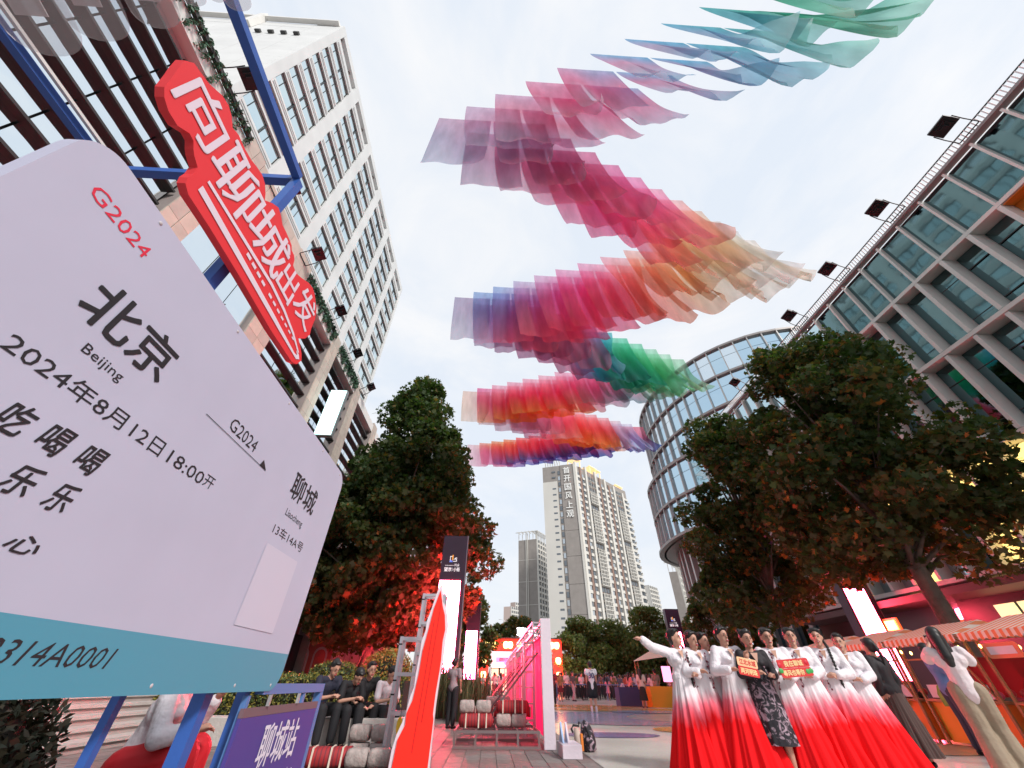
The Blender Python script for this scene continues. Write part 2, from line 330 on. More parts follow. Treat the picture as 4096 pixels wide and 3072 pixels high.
for i, y in enumerate((4.9, 8.9, 12.9, 16.9, 20.8, 24.7)): flood(22.15, y, 21.7, True, 'black floodlight on the right roof railing, ' + pos[i], 'floodlights along the right roof edge')

# ---------------- white office tower on the left ----------------
tw = thing('white_office_tower', 'tall white office tower with a grid of long windows rising behind the left building', 'building', (-19.6, 7.6, 0)); O = (-19.6, 7.6, 0)
m_wall = mat('tower_wall', (0.67, 0.68, 0.675), 0.6, nscale=0.35, namp=0.09, bump=0.05); m_frame = mat('window_frame_dark', (0.03, 0.035, 0.04), 0.4, 0.3); m_wj = mat('wall_joint', (0.42, 0.42, 0.40), 0.8)
MB(O).box((-36, 7.65, 0), (-20.3, 44.38, 57.0)).build('wall', m_wj, tw)
nb = 6; P = 6.133; rows = [56.05 - 2.87 * i for i in range(15)]
for j in range(nb + 1):
    y = 7.6 + j * P; a, b = (y - (0 if j == 0 else .6), y + (.7 if j < nb else 0))
    if j == 0: b = y + .78
    MB(O).box((-20.32, a, 12), (-19.6, b, 60)).build('pillar', m_wall, tw)
zt = 60
for i, r in enumerate([58.95] + rows):
    top = zt; bot = r
    for j in range(nb):
        y0 = 7.6 + j * P + (.78 if j == 0 else .7); y1 = 7.6 + (j + 1) * P - .6
        mb = MB(O).box((-20.32, y0, bot), (-19.62, y1, top))
        if i > 0: mb.box((-19.64, y0 + .1, bot + .34), (-19.56, y1 - .1, bot + .44)).box((-19.64, y0 + .1, bot + .62), (-19.56, y1 - .1, bot + .70))
        mb.build('spandrel', m_wall, tw)
    zt = r - (1.45 if i == 0 else 1.87)
def win_mesh(L_, H_, tag_):
    f = MB(); f.box((-.26, 0, 0), (-.20, L_, .22)); f.box((-.26, 0, H_ - .06), (-.20, L_, H_)); f.box((-.26, 0, .22), (-.20, .1, H_ - .06)); f.box((-.26, L_ - .08, .22), (-.20, L_, H_ - .06)); f.box((-.27, L_ / 2 - .05, .22), (-.1, L_ / 2 + .05, H_ - .06))
    f.box((-.25, L_ * .14, .22), (-.205, L_ * .155, H_ - .06)); f.box((-.25, L_ * .64, .22), (-.205, L_ * .655, H_ - .06))
    return f.mesh('window_' + tag_, m_frame)
L1 = P - 1.38; L2 = P - 1.30
wm = win_mesh(L1, 1.87, 'first'); wm2 = win_mesh(L2, 1.87, 'next')
def pane_mesh(L_): return MB().box((-.24, .12, .24), (-.22, L_ / 2 - .07, 1.79)).mesh('pane', g_tow)
pa1, pa2 = pane_mesh(L1), pane_mesh(L2)
for i, r in enumerate(rows[:-1]):
    for j in range(nb):
        y0 = 7.6 + j * P + (.78 if j == 0 else .7); LL = L1 if j == 0 else L2
        o = link('window', wm if j == 0 else wm2, tw, None, (0, y0 - 7.6, r - 1.87))
        for k in range(2):
            q = link('pane', pa1 if j == 0 else pa2, o, None, (0, k * (LL / 2 - .03), 0)); q.rotation_euler = (0, 0, random.uniform(-.006, .006))
MB(O).box((-20.9, 8.3, 57.05), (-20.6, 43.8, 57.3)).build('roof_edge', m_wj, tw)
for j in range(12): MB(O).box((-20.1, 8.5 + j * 3.0, 57.52), (-19.9, 8.75 + j * 3.0, 58.93)).build('screen_post', mat('brown_metal', (.12, .09, .08), .5), tw)
# end wall, panel by panel
xs = [-19.6, -22.6, -25.6, -28.6, -31.6, -35.9]
for i in range(5):
    z = 60.0
    for j in range(10):
        h = 2.87
        if i in (1, 2) and j == 0 or i in (3, 4) and j == 0: z0 = z - 0.9; MB(O).box((xs[i + 1] + .02, 7.57, z - h + .02), (xs[i] - .02, 7.72, z0)).build('cladding_panel', m_wall, tw)
        else: MB(O).box((xs[i + 1] + .02, 7.58, z - h + .02), (xs[i] - .02 - (.34 if i == 0 else 0), 7.72, z)).build('cladding_panel', m_wall, tw)
        z -= h
MB(O).box((-36, 7.75, 57), (-20.3, 8.2, 59.0)).build('roof_wall', m_joint2, tw)
MB(O).box((-29.0, 7.0, 55.3), (-28.2, 7.56, 60.2)).build('end_rib', m_white, tw); MB(O).box((-36, 7.1, 59.3), (-20, 7.55, 59.7)).build('end_beam', m_white, tw)
for i in range(5): MB(O).box((-27.8 + i * 1.3, 7.3, 52.5 + i * .0), (-27.3 + i * 1.3, 7.56, 52.9)).build('louvre_fin', m_joint2, tw)

# ---------------- right building with the deep grid ----------------
m_ring0 = mat('cornice_grey', (.28, .27, .27), .6)
rb = thing('grid_front_building', 'glass building with a deep pale grid front sloping up the right side', 'building', (22.25, 0, 0)); O = (22.25, 0, 0)
m_grid = mat('grid_panel', (0.68, 0.66, 0.63), 0.5, nscale=1.5, namp=0.06); m_soff = mat('grid_soffit', (0.40, 0.38, 0.36), 0.6)
MB(O).box((23.6, -8, 0), (48, 29.4, 20.9)).build('core', m_dark, rb); MB(O).box((22.6, -8, 20.91), (48, 29.5, 21.4)).build('roof', m_grid, rb)
Z = [21.45, 17.93, 13.93, 9.44, 4.98, 0.0]; y_of = lambda k: 3.88 + 1.385 * k
for r in range(1, 5): MB(O).box((22.25 - (0.05 if r == 1 else .1), -8, Z[r] - .10), (23.3, 29.5, Z[r] + .10)).build('ledge', m_grid, rb)
MB(O).box((22.2, -8, 21.46), (22.6, 29.5, 21.62)).build('cornice', m_ring0, rb)
m_warm = mat('lit_interior', (0.9, 0.7, 0.3), 0.5, emit=(1.0, 0.72, 0.22), estr=1.3); m_orange = mat('orange_panel', (0.62, 0.17, 0.02), 0.45); m_maroon = mat('maroon_glass', (0.10, 0.02, 0.03), 0.15)
g_rs = glass('glass_teal_sky_tint', (0.50, 0.66, 0.72), wav=0.06)  # far bays: the sky's reflection is put into a paler glass colour
mul1 = MB().box((0, -.05, Z[1] + .14), (.32, .05, Z[0] - .11)).mesh('mullion', m_grid)
mulx = [MB().box((-.08, -.085, Z[r + 1] + .14), (.72, .085, Z[r] - .14)).mesh('mullion', m_grid) for r in range(1, 4)]
for k in range(-8, 19):
    y = y_of(k)
    link('mullion', mul1, rb, None, (0, y, 0))
    for r in range(1, 4):
        if r == 1 and k in (1,): continue
        link('mullion', mulx[r - 1], rb, None, (0, y, 0))
    if k == 18: break
    g0 = g_right if y < 16.0 else g_rs
    MB((0, y, 0)).box((.30, y + .05, Z[1] + .14), (.33, y + 1.33, Z[0] - .1)).build('pane', g0, rb, loc=(0, y, 0)).rotation_euler = (0, random.uniform(-.002, .002), random.uniform(-.006, .006))
    for r in range(1, 5):
        if r == 1 and -1 <= k < 2:
            if k == -1: MB((0, 0, 0)).box((.55, y + .1, Z[2] + .14), (.6, y_of(2) - .1, Z[1] - .14)).build('orange_panel', m_orange, rb); MB().box((.0, y + .12, Z[1] - .18), (.54, y_of(2) - .11, Z[1] - .145)).build('orange_panel', m_orange, rb)
            continue
        gm = m_warm if (r == 3 and (5 <= k <= 8 or k in (11, 14))) else (g_right if y < 17 else g_rs)
        if r == 4 and k in (4, 9, 12): gm = m_warm
        pn_ = MB().box((.66, .11, Z[r + 1] + .14), (.69, 1.275, Z[r] - .14)).build('pane', gm, rb, loc=(0, y, 0)); pn_.rotation_euler = (0, random.uniform(-.002, .002), random.uniform(-.008, .008))
        if gm is g_right:
            for fz in (.22, .74): MB().box((.63, y + .11, Z[r + 1] + (Z[r] - Z[r + 1]) * fz), (.655, y + 1.275, Z[r + 1] + (Z[r] - Z[r + 1]) * fz + .05)).build('transom', m_joint2, rb)
mb = MB(O); nb_ = 0
yy = -7.9
while yy < 29.4: mb.box((22.2, yy, 21.62), (22.24, yy + .05, 22.1)); yy += .16
mb.build('balusters', mat('rail_white', (.7, .7, .7), .5), rb, kind='stuff'); MB(O).box((22.19, -8, 22.1), (22.25, 29.5, 22.14)).build('handrail', m_black, rb)
# storefront below
MB(O).box((22.9, -8, 0), (23.3, 29.4, 4.8)).build('shop_front', mat('shop_front_dark', (.05, .035, .035), .3), rb)
MB(O).box((20.9, 8.0, 4.25), (22.9, 29.0, 4.55)).build('shop_canopy', mat('canopy_dark', (.10, .07, .07), .6), rb)
for k in range(6): MB(O).box((22.84, 12.6 + k * .95 + .04, 2.7), (22.88, 12.6 + k * .95 + .86, 3.9)).build('shop_window', mat('lit_window_dim', (.8, .8, .5), .4, emit=(.8, .85, .42), estr=.75), rb)
sg = thing('shop_sign', 'red and yellow glowing shop sign above the heads of the right hand dancers', 'sign', (20.9, 22.0, 3.6))
MB((20.9, 22, 3.6)).box((20.75, 21.2, 2.75), (20.85, 22.7, 3.75)).build('back_board', mat('sign_red_glow', (.6, .05, .02), .5, emit=(1, .12, .02), estr=1.2), sg)
for (a, b, c, d) in ((21.3, 3.25, 21.9, 3.65), (22.0, 3.25, 22.6, 3.65), (21.3, 2.85, 21.75, 3.15), (21.9, 2.85, 22.6, 3.05)): MB((20.9, 22, 3.6)).box((20.70, a, b), (20.745, c, d)).build('glyph_block', mat('sign_yellow_glow', (1, .9, .2), .5, emit=(1, .85, .1), estr=3), sg)

# ---------------- round glass building ----------------
rd = thing('round_glass_building', 'curved glass building of six tiers with thin white fins behind the right hand trees', 'building', (30, 45, 0)); O = (30, 45, 0)
ctrl = [(52, 31.6), (46.5, 32.0), (41.5, 32.9), (38.8, 33.5), (36, 34.6), (33.6, 36.2), (31.4, 38.2), (29.6, 40.6), (28.2, 43.4), (27.2, 46.5), (26.6, 50.5), (26.7, 54.7), (27.6, 58.5), (29.6, 62), (33, 65)]
def resample(pts, step):
    P_ = [Vector((x, y, 0)) for x, y in pts]; dense = []
    for i in range(len(P_) - 1):
        p0 = P_[max(i - 1, 0)]; p1 = P_[i]; p2 = P_[i + 1]; p3 = P_[min(i + 2, len(P_) - 1)]
        for k in range(16):
            t = k / 16; dense.append(0.5 * ((2 * p1) + (-p0 + p2) * t + (2 * p0 - 5 * p1 + 4 * p2 - p3) * t * t + (-p0 + 3 * p1 - 3 * p2 + p3) * t ** 3))
    dense.append(P_[-1]); o = [dense[0]]; acc = 0
    for a, b in zip(dense, dense[1:]):
        acc += (b - a).length
        if acc >= step: o.append(b); acc = 0
    return o
cv = resample(ctrl, 1.75)
ctrl2 = [(x - (1.6 * max(0, min(1, (y - 40) / 8))), y) for x, y in ctrl]; cv2 = resample(ctrl2, 1.75)
def nrm(c, i):
    d = (c[min(i + 1, len(c) - 1)] - c[max(i - 1, 0)]).normalized(); n = Vector((-d.y, d.x, 0)); ref = c[i] - Vector((44, 52, 0))
    return n if n.dot(ref) > 0 else -n
def ring(c, z0, z1, o0, o1):
    mb = MB(O); vs = []; N = len(c)
    for i in range(N):
        n = nrm(c, i); a = c[i] + n * o0; b = c[i] + n * o1
        vs += [(a.x, a.y, z0), (b.x, b.y, z0), (b.x, b.y, z1), (a.x, a.y, z1)]
    fs = [];
    for i in range(N - 1):
        for k in range(4): fs.append((i * 4 + k, i * 4 + (k + 1) % 4, (i + 1) * 4 + (k + 1) % 4, (i + 1) * 4 + k))
    return mb.add(vs, fs)
TZ = [40, 35.3, 30.6, 25.9, 21.2, 16.5]
m_fin = mat('fin_metal', (0.45, 0.44, 0.43), 0.4, 0.4); m_ring = mat('ring_metal', (0.30, 0.28, 0.27), 0.5, 0.3)
m_blind = glass('glass_blue_pale', (0.72, 0.80, 0.84), 0.1)
for t in range(6):
    c = cv if t < 3 else cv2
    ring(c, TZ[t] - .2, TZ[t] + .12, -.3, .38 if t != 5 else .7).build('ring_ledge', m_ring, rd)
    if t == 3: ring(cv2, TZ[t] + .12, TZ[t] + .2, -1.8, .38).build('ring_ledge', m_ring, rd)
for t in range(5):
    c = cv if t < 3 else cv2
    for i in range(len(c) - 1):
        n = nrm(c, i); a = c[i]; b = c[i + 1]; m_ = (a + b) / 2
        if not (18 < m_.y < 66): continue
        q = MB(O); d = (b - a).normalized(); a2 = a + d * .06; b2 = b - d * .06; z0 = TZ[t + 1] + .13; z1 = TZ[t] - .21; zm = z0 + (z1 - z0) * .62
        a3 = a2 - n * .1; b3 = b2 - n * .1
        q.add([(a2.x, a2.y, z0), (b2.x, b2.y, z0), (b2.x, b2.y, zm - .03), (a2.x, a2.y, zm - .03), (a3.x, a3.y, z0), (b3.x, b3.y, z0), (b3.x, b3.y, zm - .03), (a3.x, a3.y, zm - .03)], [(0, 1, 2, 3), (7, 6, 5, 4), (0, 4, 5, 1), (1, 5, 6, 2), (2, 6, 7, 3), (3, 7, 4, 0)])
        q.add([(a2.x, a2.y, zm + .03), (b2.x, b2.y, zm + .03), (b2.x, b2.y, z1), (a2.x, a2.y, z1)], [(0, 1, 2, 3)])
        q.build('pane', m_blind if random.random() < .12 else g_round, rd)
        MB(O).bar((a.x + n.x * .12, a.y + n.y * .12, z0), (a.x + n.x * .12, a.y + n.y * .12, z1), .14, .42, up=tuple(n)).build('fin', m_fin, rd)
for (c, za, zb) in ((cv, 25.9, 39.8), (cv2, 16.6, 25.8)):
    ring(c, za, zb, -.45, -.3).build('inner_wall', m_ring, rd)
MB(O).add([(p.x, p.y, 16.3) for p in cv2], [tuple(range(len(cv2)))]).build('soffit', m_ring, rd)
ci = [p - nrm(cv2, i) * 2.2 for i, p in enumerate(cv2)]
for i in range(0, len(ci) - 1):
    p = ci[i]; n = nrm(cv2, i); MB(O).bar((p.x, p.y, 0), (p.x, p.y, 16.28), .35, .9, up=tuple(n)).build('column', m_fin, rd)
ring(ci, 0, 16.2, -.9, -.8).build('lower_glass', g_round, rd)
ring(ci, 7.5, 8.3, -.78, -.6).build('lower_ledge', m_ring, rd)
# ---------------- far residential towers ----------------
m_brick = mat('grey_brick', (0.29, 0.265, 0.245), 0.85, nscale=0.4, namp=0.10); m_tw = mat('tower_white', (0.60, 0.585, 0.54), 0.7, nscale=0.1, namp=0.05); m_red = mat('red_brick', (0.25, 0.165, 0.135), 0.8)
m_fg = mat('far_glass', (0.10, 0.12, 0.14), 0.12, spec=1.0); m_fg2 = mat('far_glass_pale', (0.45, 0.5, 0.54), 0.2, .5)
m_glow = mat('roof_glow', (0.80, 0.60, 0.38), 0.6, emit=(1, .6, .25), estr=0.55)  # orange light on the roof frames, put into their colour and emission
def frame2(A, B):
    A = Vector((*A, 0)); B = Vector((*B, 0)); d = (B - A).normalized(); n = Vector((d.y, -d.x, 0))
    if n.dot(CP - A) < 0: n = -n
    return A, d, n, (B - A).length
def fbox(mb, F, u0, u1, z0, z1, w0, w1):
    A, d, n, _ = F; q = []
    for z in (z0, z1):
        for u, w_ in ((u0, w0), (u1, w0), (u1, w1), (u0, w1)): p = A + d * u + n * w_; q.append((p.x, p.y, z))
    return mb.add(q, [(0, 3, 2, 1), (4, 5, 6, 7), (0, 1, 5, 4), (1, 2, 6, 5), (2, 3, 7, 6), (3, 0, 4, 7)])
bt = thing('apartment_tower', 'tallest apartment tower in the middle, with a white and grey end wall carrying white characters', 'building', (43.5, 190, 0)); O = (43.5, 190, 0)
FE = frame2((26.7, 196), (43.5, 190)); FL = frame2((43.5, 190), (84.4, 226)); LE, LL = FE[3], FL[3]
core = MB(O); A, B, C_ = Vector((26.7, 196)), Vector((43.5, 190)), Vector((84.4, 226)); D_ = C_ + (A - B)
core.prism([tuple(A), tuple(B), tuple(C_), tuple(D_)], lambda u, v, w_: (u, v, w_), 99.0).build('wall', m_brick, bt)
mb = MB(O); fbox(mb, FE, 0, LE * .46, 0, 89.5, .02, .5); mb.build('white_end_wall', m_tw, bt)
for k in range(8): mb = MB(O); fbox(mb, FE, LE * .58, LE - .05, 99 - (k + 1) * 12.3 + .15, 99 - k * 12.3, .02, .32); mb.build('brick_panel', m_brick, bt)
for k in range(27):
    z = 96 - k * 3.4; mb = MB(O); fbox(mb, FE, LE * .30, LE * .41, z - 1.0, z - .2, .5 if z < 89 else .02, .56 if z < 89 else .3); mb.build('end_window', m_fg, bt)
    mb = MB(O); fbox(mb, FE, LE * .49, LE * .555, z - 2.6, z - .3, .02, .2); mb.build('end_window', m_fg2 if k % 2 else m_fg, bt)
mb = MB(O); fbox(mb, FE, LE - .04, LE + .9, 0, 99.3, -.2, .7); mb.build('corner_strip', m_tw, bt)
A_, d_, n_, _ = FE
for k, chh in enumerate('首开国风上观'):
    z1 = 97.2 - k * 4.95
    text('lettering', chh, mat('letter_white', (.85, .85, .82), .5), lambda u, v, w_: A_ + d_ * u + n_ * (.36 + w_) + Vector((0, 0, v)), LE * .68, z1 - 3.7, LE * .68 + 3.6, z1, depth=.4, offset=.012, parent=bt, org=O)
fl_h = 3.4; npan = 0; rest = MB(O); rest2 = MB(O)
kinds = ['P', 'w', 'r', 'w', 'P', 'L', 'L', 'L', 'P', 'w', 'r', 'w', 'P', 'w', 'r', 'w', 'P', 'L', 'L', 'L', 'P', 'w', 'w']
cw = LL / len(kinds); pil = 0
for i, kd in enumerate(kinds):
    u0 = i * cw; u1 = u0 + cw; ztop = 99 - 5.5 * max(0, (i - 8)) / 14
    if kd == 'P': mb = MB(O); fbox(mb, FL, u0 + .35, u1 - .35, 0, ztop + 1.5, .02, 1.1); mb.build('pier', m_tw, bt)
    elif kd == 'r': mb = MB(O); fbox(mb, FL, u0 + .4, u1 - .4, 0, ztop, .02, .5); mb.build('red_strip', m_red, bt)
    elif kd == 'w':
        mb = MB(O)
        for f in range(28):
            z = f * fl_h + 1; fbox(mb, FL, u0 + .1, u1 - .1, z - 1.0, z + .35, .02, .7)
        mb.build('spandrels', m_tw, bt, kind='stuff')
        for f in range(28):
            z = f * fl_h + 1.35; 
            if z > ztop - 3: continue
            tgt = MB(O) if npan < 290 else rest; fbox(tgt, FL, u0 + .25, u1 - .25, z, z + 2.0, .02, .25)
            if npan < 290: tgt.build('window', m_fg if random.random() < .8 else m_fg2, bt); npan += 1
    else:
        mb = MB(O)
        for f in range(28):
            z = f * fl_h + 1; gap = (f + (2 if i < 10 else 0)) % 6 == 0
            fbox(rest2, FL, u0 + .3, u1 - .3, z + .7, z + 2.7, .3, .5)
            if f >= 25: fbox(mb, FL, u0, u0 + .12, z, z + 3.4, 1.0, 1.3); fbox(mb, FL, u0, u1, z, z + .15, 1.0, 1.3); continue
            if not gap:
                fbox(mb, FL, u0, u1, z, z + .3, 1.5, 1.9); fbox(mb, FL, u0, u1, z + 1.6, z + 1.85, 1.5, 1.9)
                fbox(mb, FL, u0 + .05, u0 + .4, z + .3, z + 3.4, 1.5, 1.88); fbox(mb, FL, u0 + cw / 2, u0 + cw / 2 + .25, z + .3, z + 3.4, 1.5, 1.86)
            fbox(mb, FL, u0, u1, z - .3, z - .05, .02, 1.5)
        mb.build('balcony_lattice', m_tw, bt, kind='stuff'); mb = MB(O); fbox(mb, FL, u0, u1, 0, ztop - 1, .0, .28); mb.build('balcony_back', m_red if i % 3 else m_brick, bt)
rest.build('more_windows', m_fg, bt, kind='stuff'); rest2.build('balcony_glass', m_fg, bt, kind='stuff')
for f in range(27): mb = MB(O); z = f * fl_h + 2; fbox(mb, FL, LL, LL + 1.8, z, z + .35, -6, .4); fbox(mb, FL, LL + 1.5, LL + 1.75, z + .36, z + 1.3, -6, .3); mb.build('balcony', m_tw, bt)
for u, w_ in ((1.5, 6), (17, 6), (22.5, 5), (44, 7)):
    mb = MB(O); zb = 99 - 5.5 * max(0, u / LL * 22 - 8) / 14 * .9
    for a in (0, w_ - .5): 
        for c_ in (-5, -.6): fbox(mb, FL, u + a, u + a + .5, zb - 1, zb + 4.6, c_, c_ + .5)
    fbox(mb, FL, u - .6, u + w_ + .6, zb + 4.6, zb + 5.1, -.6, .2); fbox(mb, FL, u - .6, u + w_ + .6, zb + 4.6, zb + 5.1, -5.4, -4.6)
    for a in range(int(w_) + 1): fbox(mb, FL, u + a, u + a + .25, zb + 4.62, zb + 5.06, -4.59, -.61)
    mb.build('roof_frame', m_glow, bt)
mb = MB(O)
for a in range(7): fbox(mb, FE, 1 + a * 1.4, 1.4 + a * 1.4, 99, 103, -4, -3.5); fbox(mb, FE, 1 + a * 1.4, 1.3 + a * 1.4, 103.01, 103.3, -4, .6)
fbox(mb, FE, .4, 10.5, 102.6, 103.0, -.2, .4); mb.build('roof_frame', m_tw, bt)
def far_tower(label, pts, H, mw, crown, nfl, ncol, nwin_lit=0, stripe=False):
    a, b, c = pts; t = thing('apartment_tower', label, 'building', (b[0], b[1], 0)); O = (b[0], b[1], 0)
    A, B, C_ = Vector(a), Vector(b), Vector(c); D_ = C_ + (A - B)
    MB(O).prism([tuple(A), tuple(B), tuple(C_), tuple(D_)], lambda u, v, w_: (u, v, w_), H).build('wall', mw, t)
    F1 = frame2(a, b); F2 = frame2(b, c); fh = H / nfl
    if stripe:
        for u in (F1[3] * .42, F1[3] * .50): mb = MB(O); fbox(mb, F1, u, u + F1[3] * .035, 0, H + 4, .02, .6); mb.build('white_stripe', m_tw, t)
        for k in range(6): mb = MB(O); fbox(mb, F1, .1, F1[3] - .1, k * H / 6, k * H / 6 + .25, .02, .12); mb.build('joint_band', m_tw, t)
    cw = F2[3] / ncol; sp_ = MB(O); n = 0; w2 = MB(O)
    for j in range(ncol):
        mb = MB(O); fbox(mb, F2, j * cw, j * cw + cw * .22, 0, H, .02, .8); mb.build('pier', m_tw, t)
        for f in range(nfl):
            z = f * fh; fbox(sp_, F2, j * cw + cw * .22, (j + 1) * cw, z, z + fh * .35, .02, .6)
            tg = MB(O) if n < 130 else w2; fbox(tg, F2, j * cw + cw * .3, (j + 1) * cw - cw * .1, z + fh * .4, z + fh * .92, .02, .2)
            if n < 130: tg.build('window', m_fg, t)
            n += 1
    sp_.build('spandrels', m_tw, t, kind='stuff')
    if w2.v: w2.build('more_windows', m_fg, t, kind='stuff')
    if crown:
        mb = MB(O)
        for F in (F1, F2):
            k = int(F[3] / 2.2)
            for i in range(k + 1): fbox(mb, F, i * F[3] / k, i * F[3] / k + .35, H, H + 5, -.6, -.2); fbox(mb, F, i * F[3] / k, i * F[3] / k + .3, H + 5.01, H + 5.4, -4, 1.6)
            fbox(mb, F, -1.5, F[3] + 1.5, H + 4.6, H + 5, 1.2, 1.6)
        mb.build('crown_frame', m_tw, t)
    return t
far_tower('slender grey apartment tower with white stripes, left of the tallest tower', ((16.8, 262), (28.5, 257), (38.5, 272)), 77, m_brick, True, 24, 5, stripe=True)
m_beige = mat('far_beige', (.50, .40, .36), .8)
far_tower('low pinkish apartment block farthest left in the distance, beside the street lamp', ((12.2, 420), (19, 417), (29, 428)), 60, m_beige, False, 18, 5)
far_tower('second pinkish block just behind the slender grey tower, slightly taller', ((19.5, 436), (24, 432), (32, 440)), 66, m_beige, False, 19, 4)
far_tower('thin apartment block between the round glass building and the tallest tower', ((102, 229), (106, 227), (114, 238)), 52, m_brick, True, 16, 4)
far_tower('pale apartment block half hidden at the right foot of the tallest tower', ((118, 326), (124, 322), (136, 334)), 63, m_tw, False, 20, 5)
# street lamps far off
m_pole = mat('pale_pole', (.55, .55, .55), .4, .5)
def lamp(x, y, h, label, arms):
    t = thing('street_lamp', label, 'street lamp', (x, y, 0)); mb = MB((x, y, 0)).tube([(x, y, 0), (x, y, h)], [.18, .09], 8); mb.build('pole', m_pole, t)
    for s in arms:
        mb = MB((x, y, 0)).tube([(x, y, h - .3), (x + s * 1.2, y, h + .7), (x + s * 2.2, y, h + .9)], .07, 6); mb.build('arm', m_pole, t)
        MB((x, y, 0)).ell((x + s * 2.5, y, h + .88), (.5, .2, .1), 8, 5).build('lamp_head', m_pole, t)
lamp(5.8, 160, 18.5, 'single street lamp in front of the far pinkish block', (-1,)); lamp(46, 110, 14.0, 'twin armed street lamp between the tallest tower and the black pylon', (-1, 1))

# ---------------- trees ----------------
def leafmat(name, col):
    m = mat(name, col, .6); n, l = nodes(m); p = n['Principled BSDF']; t = n.new('ShaderNodeBsdfTranslucent'); t.inputs[0].default_value = (col[0] * 1.8, col[1] * 2.0, col[2] * 1.2, 1); x = n.new('ShaderNodeMixShader'); x.inputs[0].default_value = .35
    o = n['Material Output']; l.new(p.outputs[0], x.inputs[1]); l.new(t.outputs[0], x.inputs[2]); l.new(x.outputs[0], o.inputs[0]); return m
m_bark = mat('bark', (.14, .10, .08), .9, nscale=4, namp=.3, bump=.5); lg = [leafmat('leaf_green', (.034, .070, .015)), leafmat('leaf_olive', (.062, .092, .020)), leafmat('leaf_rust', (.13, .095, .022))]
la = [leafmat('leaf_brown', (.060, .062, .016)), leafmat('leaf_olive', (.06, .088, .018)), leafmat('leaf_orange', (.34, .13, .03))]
def tree(label, base, env, H0, H1, n, leaf, mats, lean=(0, 0), group=None, low_mats=None, trunk_r=.22, seed=1, clump=.8, split=.45, props=False, hollow=.62):
    """env: list of (height fraction, radius x, radius y)"""
    global rng; rng = np.random.default_rng(seed); random.seed(seed)
    t = thing('tree', label, 'tree', (base[0], base[1], 0), group=group); org = (base[0], base[1], 0)
    bx, by = base; tx, ty = bx + lean[0], by + lean[1]; H = H1 - H0
    mb = MB(org).tube([(bx, by, -.05), (bx + lean[0] * .1, by + lean[1] * .1, H0 * .6), (bx + lean[0] * .35, by + lean[1] * .35, H0 + H * .25), (tx, ty, H0 + H * .8)], [trunk_r * 1.2, trunk_r, trunk_r * .75, trunk_r * .2], 10)
    mb.build('trunk', m_bark, t, True)
    def rad(f):
        for a, b in zip(env, env[1:]):
            if a[0] <= f <= b[0]: k = (f - a[0]) / (b[0] - a[0] + 1e-9); return a[1] + (b[1] - a[1]) * k, a[2] + (b[2] - a[2]) * k
        return env[-1][1], env[-1][2]
    cl = []; nc = max(12, int(n / 260))
    while len(cl) < nc:
        f = random.random(); rx, ry = rad(f)
        if random.random() > (rx * ry) ** .5 / max(e[1] for e in env) * 1.1 + .1: continue
        a = random.uniform(0, 2 * math.pi); q = random.uniform(hollow, 1.10) if random.random() < .8 else random.uniform(.1, hollow)
        cx = bx + lean[0] * f; cy = by + lean[1] * f
        cl.append((cx + math.cos(a) * rx * q, cy + math.sin(a) * ry * q, H0 + f * H, f))
    for i, c in enumerate(cl[:: max(1, len(cl) // 26)]):
        z0 = H0 * .8 + (c[2] - H0) * .45; k = max(0, min(1, (z0 - H0) / H)); s_ = (bx + lean[0] * k, by + lean[1] * k, z0)
        mid = [(s_[j] + c[j]) / 2 + (0, 0, .25)[j] for j in range(3)]
        MB(org).tube([s_, mid, c[:3]], [trunk_r * .42, trunk_r * .22, trunk_r * .06], 6).build('limb', m_bark, t, True)
    per = n // len(cl); P_ = []; N_ = []
    for c in cl:
        sz = clump * random.uniform(.6, 1.35); d = rng.normal(size=(per, 3)); d /= np.linalg.norm(d, axis=1)[:, None]
        r = rng.uniform(.35, 1.0, per)[:, None] ** .6; p = np.array(c[:3]) + d * r * sz * np.array([1.15, 1.15, .8]); P_.append(p)
    P_ = np.concatenate(P_); z = (P_[:, 2] - H0) / H
    nrm_ = np.array([0, 0, .7])
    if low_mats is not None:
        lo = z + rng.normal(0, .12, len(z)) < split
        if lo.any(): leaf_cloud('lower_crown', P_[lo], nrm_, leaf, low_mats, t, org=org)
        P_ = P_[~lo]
    leaf_cloud('crown', P_, nrm_, leaf, mats, t, org=org)
    if props:
        for a in (0.4, 2.3, 4.4): MB(org).tube([(bx + 1.5 * math.cos(a), by + 1.5 * math.sin(a), 0), (bx, by, 3.0)], .05, 6).build('prop_pole', m_bark, t)
    return t
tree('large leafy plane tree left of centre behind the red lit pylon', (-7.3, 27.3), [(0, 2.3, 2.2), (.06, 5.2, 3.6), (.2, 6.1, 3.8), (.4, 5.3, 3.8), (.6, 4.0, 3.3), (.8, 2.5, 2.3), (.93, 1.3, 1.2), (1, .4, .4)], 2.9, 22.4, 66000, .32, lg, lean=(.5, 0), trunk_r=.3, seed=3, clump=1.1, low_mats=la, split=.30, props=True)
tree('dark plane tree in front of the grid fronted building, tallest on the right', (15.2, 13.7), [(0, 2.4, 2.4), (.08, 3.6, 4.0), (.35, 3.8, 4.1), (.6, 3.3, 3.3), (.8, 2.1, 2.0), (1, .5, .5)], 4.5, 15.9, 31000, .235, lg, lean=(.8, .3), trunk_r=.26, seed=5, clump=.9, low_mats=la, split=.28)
tree('narrow plane tree left of the tallest right hand tree, in front of the round building', (14.2, 20.5), [(0, 1.6, 1.6), (.1, 2.7, 2.7), (.4, 2.9, 2.9), (.7, 2.2, 2.2), (.9, 1.1, 1.1), (1, .4, .4)], 3.4, 15.6, 20000, .25, lg, lean=(.2, 0), trunk_r=.2, seed=8, clump=.85, low_mats=la, split=.42)
